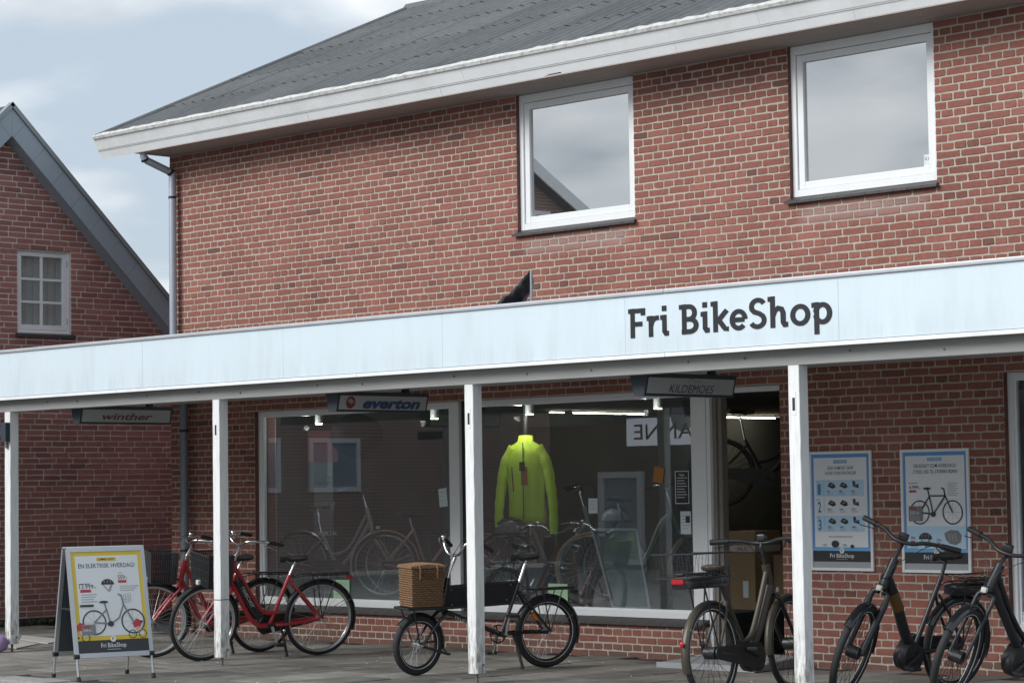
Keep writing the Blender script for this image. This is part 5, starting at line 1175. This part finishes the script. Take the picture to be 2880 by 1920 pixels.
P.helmet(.305, .285, .058); P.bikeicon(.16, .60, .105, 5, 'ink', True)
P.rect('printed_rack', 'ink', 9, .045, .45, .165, .468)
for k in range(4): P.line('printed_basket', 'ink_light', 6, [(.43, .375 + k * .022), (.50, .365 + k * .022)], .003)
for k in range(4): P.line('printed_basket', 'ink_light', 6, [(.432 + k * .022, .372), (.438 + k * .02, .44)], .003)
P.rect('price_box', 'ink_grey', 9, .045, .615, .165, .70); P.rect('price_box_head', 'poster_red', 10, .055, .628, .12, .642); P.text('price_box_lettering', 'white_print', 10, '518 kr.', .055, .672, .018, bold=.003)
for (a, b, fl_) in ((.02, H - .20, 1), (W - .10, H - .215, 1)):
    P.ring('printed_small_bicycle', 'ink', 6, a + .055, b + .065, .036, .006); P.ring('printed_small_bicycle', 'ink', 6, a - .035 if a > .1 else a - .012, b + .065, .036 if a > .1 else .010, .006)
    P.poly('printed_jersey', 'poster_red', 7, [(a - .03, b - .025), (a + .01, b - .062), (a + .058, b - .04), (a + .04, b - .0), (a - .015, b + .012)]); P.poly('printed_rider', 'skin_print', 6, [(a - .015, b + .0), (a + .035, b - .02), (a + .05, b + .03), (a + .02, b + .05), (a, b + .03)]); P.ell('printed_cap', 'ink', 8, a + .052, b - .035, .012, .010, 10)
P.rect('footer', 'poster_black', 2, 0, H - .11, W, H); P.ell('printed_badge', 'white_print', 4, W / 2, H - .118, .026, .026); P.text('badge_letter', 'poster_black', 5, 'F', W / 2 - .008, H - .106, .024, bold=.012); P.text('footer_lettering', 'white_print', 4, 'Fri BikeShop', W / 2, H - .048, .036, w=.22, align='c', bold=.004); P.rect('footer_line', 'ink_light', 4, W / 2 - .06, H - .034, W / 2 + .06, H - .028)
P.done()

# ------------------------------------------------------------------ goods and notices behind the glass
mat('neon', (.62, .86, .06), .7, var=.12, scale=5, bump=.3, bscale=14); mat('neon_seam', (.05, .06, .04), .7); mat('tag_orange', (.42, .17, .04), .6); mat('green_paper', (.36, .56, .36), .7); mat('tag_black', (.03, .03, .035), .6)
jk = thing('jacket', 'neon yellow-green cycling jacket hanging in the shop window', 'jacket', (4.31, .80, 1.17), (0, 0, R(30)))
jk.scale = (.80, .9, 1.0)
def loft(secs, n=20):
    m = MB(); vs = []; fs = []
    for (c, rx, ry, z, ph) in secs:
        for j in range(n):
            a = 2 * math.pi * j / n; w = 1 + .05 * math.sin(5 * a + ph) + .03 * math.sin(9 * a - ph * 1.7); vs.append((c[0] + rx * math.cos(a) * w, c[1] + ry * math.sin(a) * w, z))
    k = len(secs)
    for i in range(k - 1):
        for j in range(n): fs.append((i * n + j, i * n + (j + 1) % n, i * n + n + (j + 1) % n, i * n + n + j))
    m.add(vs, fs); return m
m = loft([((0, 0), .225, .12, .0, 0), ((0, 0), .23, .125, .10, .7), ((.0, 0), .225, .125, .25, 1.3), ((0, 0), .232, .125, .42, 2.0), ((0, 0), .24, .12, .58, 2.6), ((0, 0), .245, .115, .68, 3.0), ((0, 0), .20, .10, .76, 3.2), ((0, .01), .10, .075, .81, 3.4), ((0, .015), .085, .068, .87, 3.4)], 28)
jb = m.build('body', 'neon', jk, True); sd = jb.modifiers.new('s', 'SOLIDIFY'); sd.thickness = .005
for s in (-1, 1):
    P_ = spline([(s * .15, 0, .735), (s * .262, -.005, .58), (s * .315, -.01, .36), (s * .345, -.02, .16), (s * .35, -.03, -.03 if s < 0 else -.10)], 5); n = len(P_)
    m = MB(); m.tube(P_, [.078 - .030 * i / n + .004 * math.sin(i * 1.9) for i in range(n)], 12); m.build('sleeve', 'neon', jk, True)
m = MB(); m.box(-.003, .003, -.135, -.118, .05, .80); m.build('zip', 'neon_seam', jk)
m = MB(); m.tube(spline([(-.15, -.108, .56), (-.14, -.118, .45), (-.13, -.112, .32)], 4), .006, 5); m.build('pocket_zip', 'neon_seam', jk)
m = MB(); m.box(-.02, .06, -.150, -.146, .38, .56); m.build('swing_tag', 'tag_orange', jk); m = MB(); m.box(-.04, .03, -.156, -.152, .52, .61); m.build('brand_tag', 'tag_black', jk)
m = MB(); m.tube([(0, .02, .80), (0, .02, 1.26)], .03, 10); m.tube([(0, .02, -.0), (0, .02, -.778)], .022, 8); m.disc((0, .02, -.772), (0, 0, 1), .16, .012, 20); m.build('stand', 'dark_metal', jk, True)
def helmet(label, loc, rz, m1):
    h = thing('helmet', label, 'helmet', loc, (0, 0, R(rz))); m = MB(); m.ell((0, 0, 0), .145, .105, .135, 20, 10, cut=0.0); m.build('shell', m1, h, True)
    for k in range(3):
        v = MB(); P_ = [Vector((.147 * math.cos(a) * .99, (-.045 + .045 * k) * 1.0, .136 * math.sin(a))) for a in [R(q) for q in (35, 60, 90, 120, 145)]]; v.tube(P_, .011, 6); v.build('vent', 'black_gloss', h)
    return h
mat('helmet_grey', (.16, .17, .17), .25, coat=.5)
def stool(label, loc, hh):
    t = thing('display_stand', label, 'stand', loc); m = MB(); m.bbox(-.13, .13, -.13, .13, hh - .02, hh, .005); m.build('top', 'podium', t); m = MB(); m.tube([(0, 0, .0), (0, 0, hh - .02)], .03, 8); m.build('column', 'podium', t); m = MB(); m.disc((0, 0, .006), (0, 0, 1), .12, .012, 18); m.build('foot', 'podium', t)
stool('thin black stand carrying a helmet beside the neon jacket', (4.36, .52, .392), .705); helmet('dark grey helmet on a stand before the neon jacket', (4.36, .52, 1.098), 38, 'helmet_grey')
stool('thin black stand carrying a helmet beside the tan-tyred bicycle', (4.98, 1.35, .392), .80); helmet('grey green helmet on a stand above the tan bicycle tyre', (4.98, 1.35, 1.193), 10, 'grey_bike')
# leaning clear display frame
ac = thing('display_easel', 'tilted clear display frame leaning in front of the green bicycle', 'easel')
c = [Vector(v) for v in ((5.27, .72, 1.114), (5.84, .72, 1.115), (6.22, .47, .398), (5.76, .47, .398))]
mat('frost', (.55, .57, .55), .7)
m = MB(); nn = (c[1] - c[0]).cross(c[3] - c[0]).normalized() * .004; m.hexa([c[3], c[2], c[2] + nn, c[3] + nn, c[0], c[1], c[1] + nn, c[0] + nn]); m.build('sheet', 'acrylic', ac)
def milky(name):
    m_ = bpy.data.materials.new(name); m_.use_nodes = True; t_ = m_.node_tree; b_ = t_.nodes['Principled BSDF']; b_.inputs['Base Color'].default_value = (.9, .92, .9, 1); b_.inputs['Roughness'].default_value = .5
    ns = N(t_, 'ShaderNodeTexNoise'); ns.inputs['Scale'].default_value = 6; ns.inputs['Detail'].default_value = 5; mr = N(t_, 'ShaderNodeMapRange'); mr.inputs[1].default_value = .35; mr.inputs[2].default_value = .75; mr.inputs[3].default_value = .55; mr.inputs[4].default_value = .95
    t_.links.new(ns.outputs['Fac'], mr.inputs[0]); t_.links.new(mr.outputs[0], b_.inputs['Alpha']); MATS[name] = m_
milky('milky')
m = MB(); o_ = nn * 2.5; m.quad(c[0] + o_, c[1] + o_, c[2] + o_, c[3] + o_); m.build('film', 'milky', ac)
for a, b in ((0, 1), (1, 2), (2, 3), (3, 0)): m = MB(); m.tube([c[a], c[b]], .012 if a != 0 else .016, 6); m.build('edge', 'alu' if a == 0 else 'grey_trim', ac)
m = MB(); m.tube([c[0].lerp(c[1], .5), (5.72, 1.05, .40)], .01, 6); m.build('prop', 'dark_metal', ac)
# notices on the glass
def notice(label, x0, z1, x1, z0, m_, lines=0, tilt=0, group=None, dark=False, y=.090, head=None):
    t = thing('notice', label, 'notice', ((x0 + x1) / 2, y, z0), (0, R(tilt), 0), group); w = (x1 - x0) / 2; h = z1 - z0
    m = MB(); m.box(-w, w, -.001, .001, 0, h); m.build('sheet', m_, t)
    ik = 'white_print' if dark else 'ink_grey'
    if lines:
        m = MB()
        for k in range(lines): zz = h * (.78 - .68 * k / lines); m.quad((-w * .75, -.002, zz), (w * (.75 - .4 * ((k * 5) % 3) / 2), -.002, zz), (w * (.75 - .4 * ((k * 5) % 3) / 2), -.002, zz + h * .018), (-w * .75, -.002, zz + h * .018))
        m.build('small_print', ik, t)
    if head:
        m = MB(); put_text(m, head, lambda a, b, d: (a, -.0022, b), 0, h * .85, h * .07, align='c', maxw=w * 1.4); m.build('heading', ik, t)
    if dark: m = MB(); [m.box(a, b, -.0025, -.0012, u, v) for a, b, u, v in ((-w, w, 0, .006), (-w, w, h - .006, h), (-w, -w + .006, .006, h - .006), (w - .006, w, .006, h - .006))]; m.build('border', 'white_print', t)
    return t
notice('pale green paper at the foot of the left shop window', 2.20, .616, 2.45, .418, 'green_paper', 5)
notice('pale green paper behind the rear rack of the cargo bicycle', 5.29, .630, 5.54, .427, 'green_paper', 4)
notice('white price tag hanging at the edge of the left shop window', 3.815, 1.532, 3.93, 1.353, 'paper_pale', 3, -6)
notice('white price card hanging left of the reflected door', 5.826, 1.419, 5.94, 1.281, 'paper_pale', 4)
notice('tilted orange tag hanging in the right shop window', 6.625, 1.695, 6.745, 1.555, 'tag_orange', 2, 9)
notice('black notice headed Night at the edge of the right shop window', 6.895, 1.653, 7.057, 1.363, 'poster_black', 8, 0, None, True, head='Night')
nb = notice('white notice with a dark picture below the black notice', 6.95, 1.296, 7.072, 1.095, 'paper_pale', 5)
m = MB(); m.quad((.0, -.0026, .10), (.05, -.0026, .10), (.05, -.0026, .16), (.0, -.0026, .16)); m.build('printed_picture', 'ink', nb)
al = notice('small white alarm sticker in the corner of the far window', 10.487, .500, 10.55, .415, 'paper_pale', 0); m = MB(); put_text(m, 'ALARM', lambda a, b, d: (a, -.0022, b), 0, .062, .012, align='c', maxw=.05); m.build('sticker_lettering', 'ink', al); m = MB(); m.add([(.017 * math.cos(k * .35), -.0022, .035 + .017 * math.sin(k * .35)) for k in range(18)], [tuple(range(18))]); m.build('sticker_emblem', 'ink_light', al)
mat('glass_print', (.40, .41, .42), .6)
for nm, x, z, h, s_ in (('AL SERVICE', 1.96, 1.642, .032, .20), ('INKLUDERET', 1.96, 1.592, .032, .21), ('FAST BELØB HVER', 1.90, 1.372, .036, .33), ('MÅNED I 36 MDR.', 1.90, 1.322, .036, .32), ('VI CYKLER 2 ÅR', 1.85, 1.07, .036, .40)):
    m = MB(); put_text(m, nm, lambda a, b, d: (a, .0972, b), x, z, h, w=s_, shear=.15, bold=.003); m.build('glass_lettering', 'glass_print', WA)
# banner, pendant, blind
t = thing('roll_up_banner', 'tall roll-up banner with red top behind the left shop window', 'banner', (.60, 1.32, .392), (0, 0, R(40)))
mat('banner_red', (.20, .05, .06), .6); mat('banner_grey', (.16, .18, .19), .6)
m = MB(); m.box(-.17, .17, -.004, .004, 1.45, 1.80); m.build('banner_top', 'banner_red', t); m = MB(); m.box(-.11, .11, -.004, .004, .03, 1.448); m.build('banner_sheet', 'banner_grey', t); m = MB(); m.bbox(-.15, .15, -.06, .06, 0, .03, .005); m.build('foot', 'alu', t)
t = thing('pendant_lamp', 'large dark rounded pendant shade behind the left shop window', 'lamp', (1.25, 1.25, 1.90))
m = MB(); mat('pendant', (.012, .013, .016), .9, spec=.1); m.ell((0, 0, .22), .29, .29, .24, 22, 14); m.build('shade', 'pendant', t, True); m = MB(); m.tube([(0, 0, .44), (0, 0, .56)], .01, 6); m.build('cord', 'dark_metal', t)
t = thing('window_blind', 'grey slatted blind behind the far right shop window', 'blind', (11.5, .24, .40)); mat('blind', (.20, .22, .215), .7)
for k in range(60): m = MB(); z = k * .0325; m.hexa([(-1.03, -.012, z), (1.1, -.012, z), (1.1, .012, z + .012), (-1.03, .012, z + .012), (-1.03, -.012, z + .002), (1.1, -.012, z + .002), (1.1, .012, z + .014), (-1.03, .012, z + .014)]); m.build('slat', 'blind', t)
# boxes inside the door
mat('cardboard', (.30, .20, .115), .85, var=.1, scale=4); mat('box_band', (.55, .54, .5), .7)
def carton(label, x0, x1, y0, y1, z0, z1, band=False):
    t = thing('carton', label, 'box', ((x0 + x1) / 2, (y0 + y1) / 2, z0), group='cardboard cartons inside the door'); hx, hy, h = (x1 - x0) / 2, (y1 - y0) / 2, z1 - z0
    m = MB(); m.bbox(-hx, hx, -hy, hy, 0, h, .006); m.build('carton_body', 'cardboard', t); m = MB(); m.box(-hx - .001, hx + .001, -hy * .12, hy * .12, h + .0005, h + .0015); m.build('tape', 'box_band', t)
    if band:
        m = MB(); m.box(hx + .0005, hx + .002, -hy * .98, hy * .98, .01, h * .35); m.box(-hx * .98, hx * .98, -hy - .002, -hy - .0005, .01, h * .35); m.build('band', 'box_band', t)
        m = MB(); put_text(m, 'XLC', lambda a, b, d: (a, -hy - .0032, b), 0, h * .12, h * .14, align='c', w=.13, bold=.012); m.build('carton_lettering', 'ink', t)
    else:
        m = MB(); m.box(hx * .2, hx * .55, -hy - .0015, -hy - .0005, h * .55, h * .72); m.build('carton_label', 'paper_pale', t)
carton('tall plain cardboard carton standing inside the shop door', 6.72, 7.08, .95, 1.35, .005, .90); carton('second tall cardboard carton farther inside the door, next to the jamb', 7.13, 7.46, 1.15, 1.6, .005, .88); carton('low cardboard carton marked XLC on top of the tall one', 6.76, 7.075, .97, 1.33, .903, 1.10, True)
# door ramp
rp_ = thing('door_ramp', 'aluminium chequered ramp at the shop door', 'ramp', (8.02, -.45, .0)); mat('ramp_top', (.26, .27, .28), .5, metal=.5, var=.2, scale=30, bump=.6, bscale=120)
m = MB(); m.hexa([(-.52, -.40, .004), (.52, -.40, .004), (.40, .43, .004), (-.52, .43, .004), (-.52, -.40, .045), (.52, -.40, .045), (.40, .43, .085), (-.52, .43, .085)]); m.build('deck', 'ramp_top', rp_)
m = MB(); m.box(-.53, .53, -.415, -.401, .003, .05); m.build('front_lip', 'alu', rp_)
for k in range(11): m = MB(); y = -.36 + k * .07; zz = .0455 + (.04) * (y + .40) / .83; m.hexa([(-.50, y, zz), (.48 - .1 * k / 11, y, zz), (.48 - .1 * k / 11, y + .02, zz + .001), (-.50, y + .02, zz + .001), (-.50, y, zz + .005), (.48 - .1 * k / 11, y, zz + .005), (.48 - .1 * k / 11, y + .02, zz + .006), (-.50, y + .02, zz + .006)]); m.build('tread_rib', 'ramp_top', rp_)
# lilac ball by the left post
t = thing('ball', 'small lilac ball by the post nearest the gabled house', 'ball', (.78, -2.98, 0)); mat('lilac', (.30, .20, .38), .5); m = MB(); m.ell((0, 0, .085), .085, .085, .085, 18, 12); m.build('shell', 'lilac', t, True); m = MB(); m.disc((0.0, -.06, .147), (0, -.6, .8), .01, .006, 8); m.build('valve', 'dark_metal', t)
# litter on the slabs
lm = MB()
for i in range(46): x, y = rnd.uniform(2, 12), rnd.uniform(-4.5, -.3); q = rnd.uniform(.006, .014); lm.ell((x, y, .004), q, q * .7, .003, 6, 4)
o = lm.build('litter', 'paper_pale'); o['kind'] = 'stuff'; tag(o, 'scattered pale gravel grains and litter on the slabs', 'litter')

# ------------------------------------------------------------------ buildings across the street (seen mirrored in the glass)
op = thing('opposite_house', 'brick house with white windows across the street, mirrored in the shop windows', 'house')
OX = -13.5; ramp_mat('opp_brick', [(0, (.30, .16, .14)), (1, (.42, .24, .21))], .9, 'obj')
m = MB(); yP = -13.0
m.prism([(-21.5, 0), (-4.5, 0), (-4.5, 6.2), (yP, 11.1), (-21.5, 6.2)], lambda y, z, d: (d, y, z), OX - .3, OX); ow = m.build('wall', 'opp_brick', op)
m = MB()
for k in range(160):
    z = .03 + k * .0667; q = max(0, z - 6.2) / .577; m.box(OX - .001, OX + .003, -21.4 + q, -4.6 - q, z, z + .013)
o = m.build('bed_joints', 'mortar', ow); o['kind'] = 'stuff'
for s, e in ((1, -4.1), (-1, -21.9)):
    ze = 11.3 - abs(e - yP) * .577
    m = MB(); m.hexa([(OX - 8, e, ze - .2), (OX + .35, e, ze - .2), (OX + .35, yP, 11.1), (OX - 8, yP, 11.1), (OX - 8, e, ze), (OX + .35, e, ze), (OX + .35, yP, 11.3), (OX - 8, yP, 11.3)]); m.build('roof', 'slate', op)
    m = MB(); m.hexa([(OX + .36, e, ze - .25), (OX + .40, e, ze - .25), (OX + .40, yP, 11.05), (OX + .36, yP, 11.05), (OX + .36, e, ze + .03), (OX + .40, e, ze + .03), (OX + .40, yP, 11.33), (OX + .36, yP, 11.33)]); m.build('verge_board', 'white_paint', op)
mat('opp_pane', (.30, .36, .42), .15)
for (ya, yb, za, zb) in ((-13.91, -12.66, 1.50, 2.51), (-11.97, -10.7, 1.50, 2.51), (-9.2, -8.0, 1.50, 2.51), (-19.2, -18.4, 6.2, 7.2), (-13.7, -12.3, 6.0, 7.4)):
    m = MB(); yfr(m, ya, yb, za, zb, OX, OX + .06, .09, .09, .09, .09); f_ = m.build('window', 'white_frame', op); m = MB(); m.bbox(OX, OX + .055, (ya * .4 + yb * .6) - .05, (ya * .4 + yb * .6) + .05, za + .09, zb - .09, .003); m.build('mullion', 'white_frame', f_); m = MB(); m.box(OX + .01, OX + .02, ya + .09, yb - .09, za + .09, zb - .09); m.build('pane', 'opp_pane', f_)
sh = thing('opposite_shop', 'dark shop front with a white HANNE sign across the street', 'building'); mat('opp_dark', (.06, .055, .05), .8, var=.2, scale=2)
m = MB(); m.box(-13.0, 1.0, -19.0, -18.6, -.1, 5.2); m.build('wall', 'opp_dark', sh)
m = MB(); mat('sign_added_glow', (.8, .82, .85), .5, emit=(.8, .85, .95), estr=.35); m.box(-10.82, -8.3, -18.6, -18.52, 2.31, 2.84); sg = m.build('sign_board', 'sign_added_glow', sh)  # emission added so the sign's mirror image in the shop glass reads bright
m = MB(); put_text(m, 'HANNE', lambda a, b, d: (-a, -18.515, b), 8.72, 2.43, .29, w=1.9, bold=.004); m.build('sign_lettering', 'ink', sg)
m = MB(); m.add([(-9.35 + .30 * math.cos(k * .2618), -18.517, 2.86 + .30 * math.sin(k * .2618)) for k in range(24)], [tuple(range(24))]); m.build('round_emblem', 'ink_light', sg)
m = MB(); frame_rect(m, -11.6, -10.44, .0, 1.81, -18.6, -18.5, .12, .12, .1, .12); dr = m.build('door_frame', 'white_frame', sh); m = MB(); m.box(-11.48, -10.56, -18.59, -18.56, .1, 1.7); m.build('pane', 'opp_pane', dr)
m = MB(); m.box(-13.2, 1.2, -19.2, -18.3, 5.2, 5.5); m.build('roof', 'slate', sh)
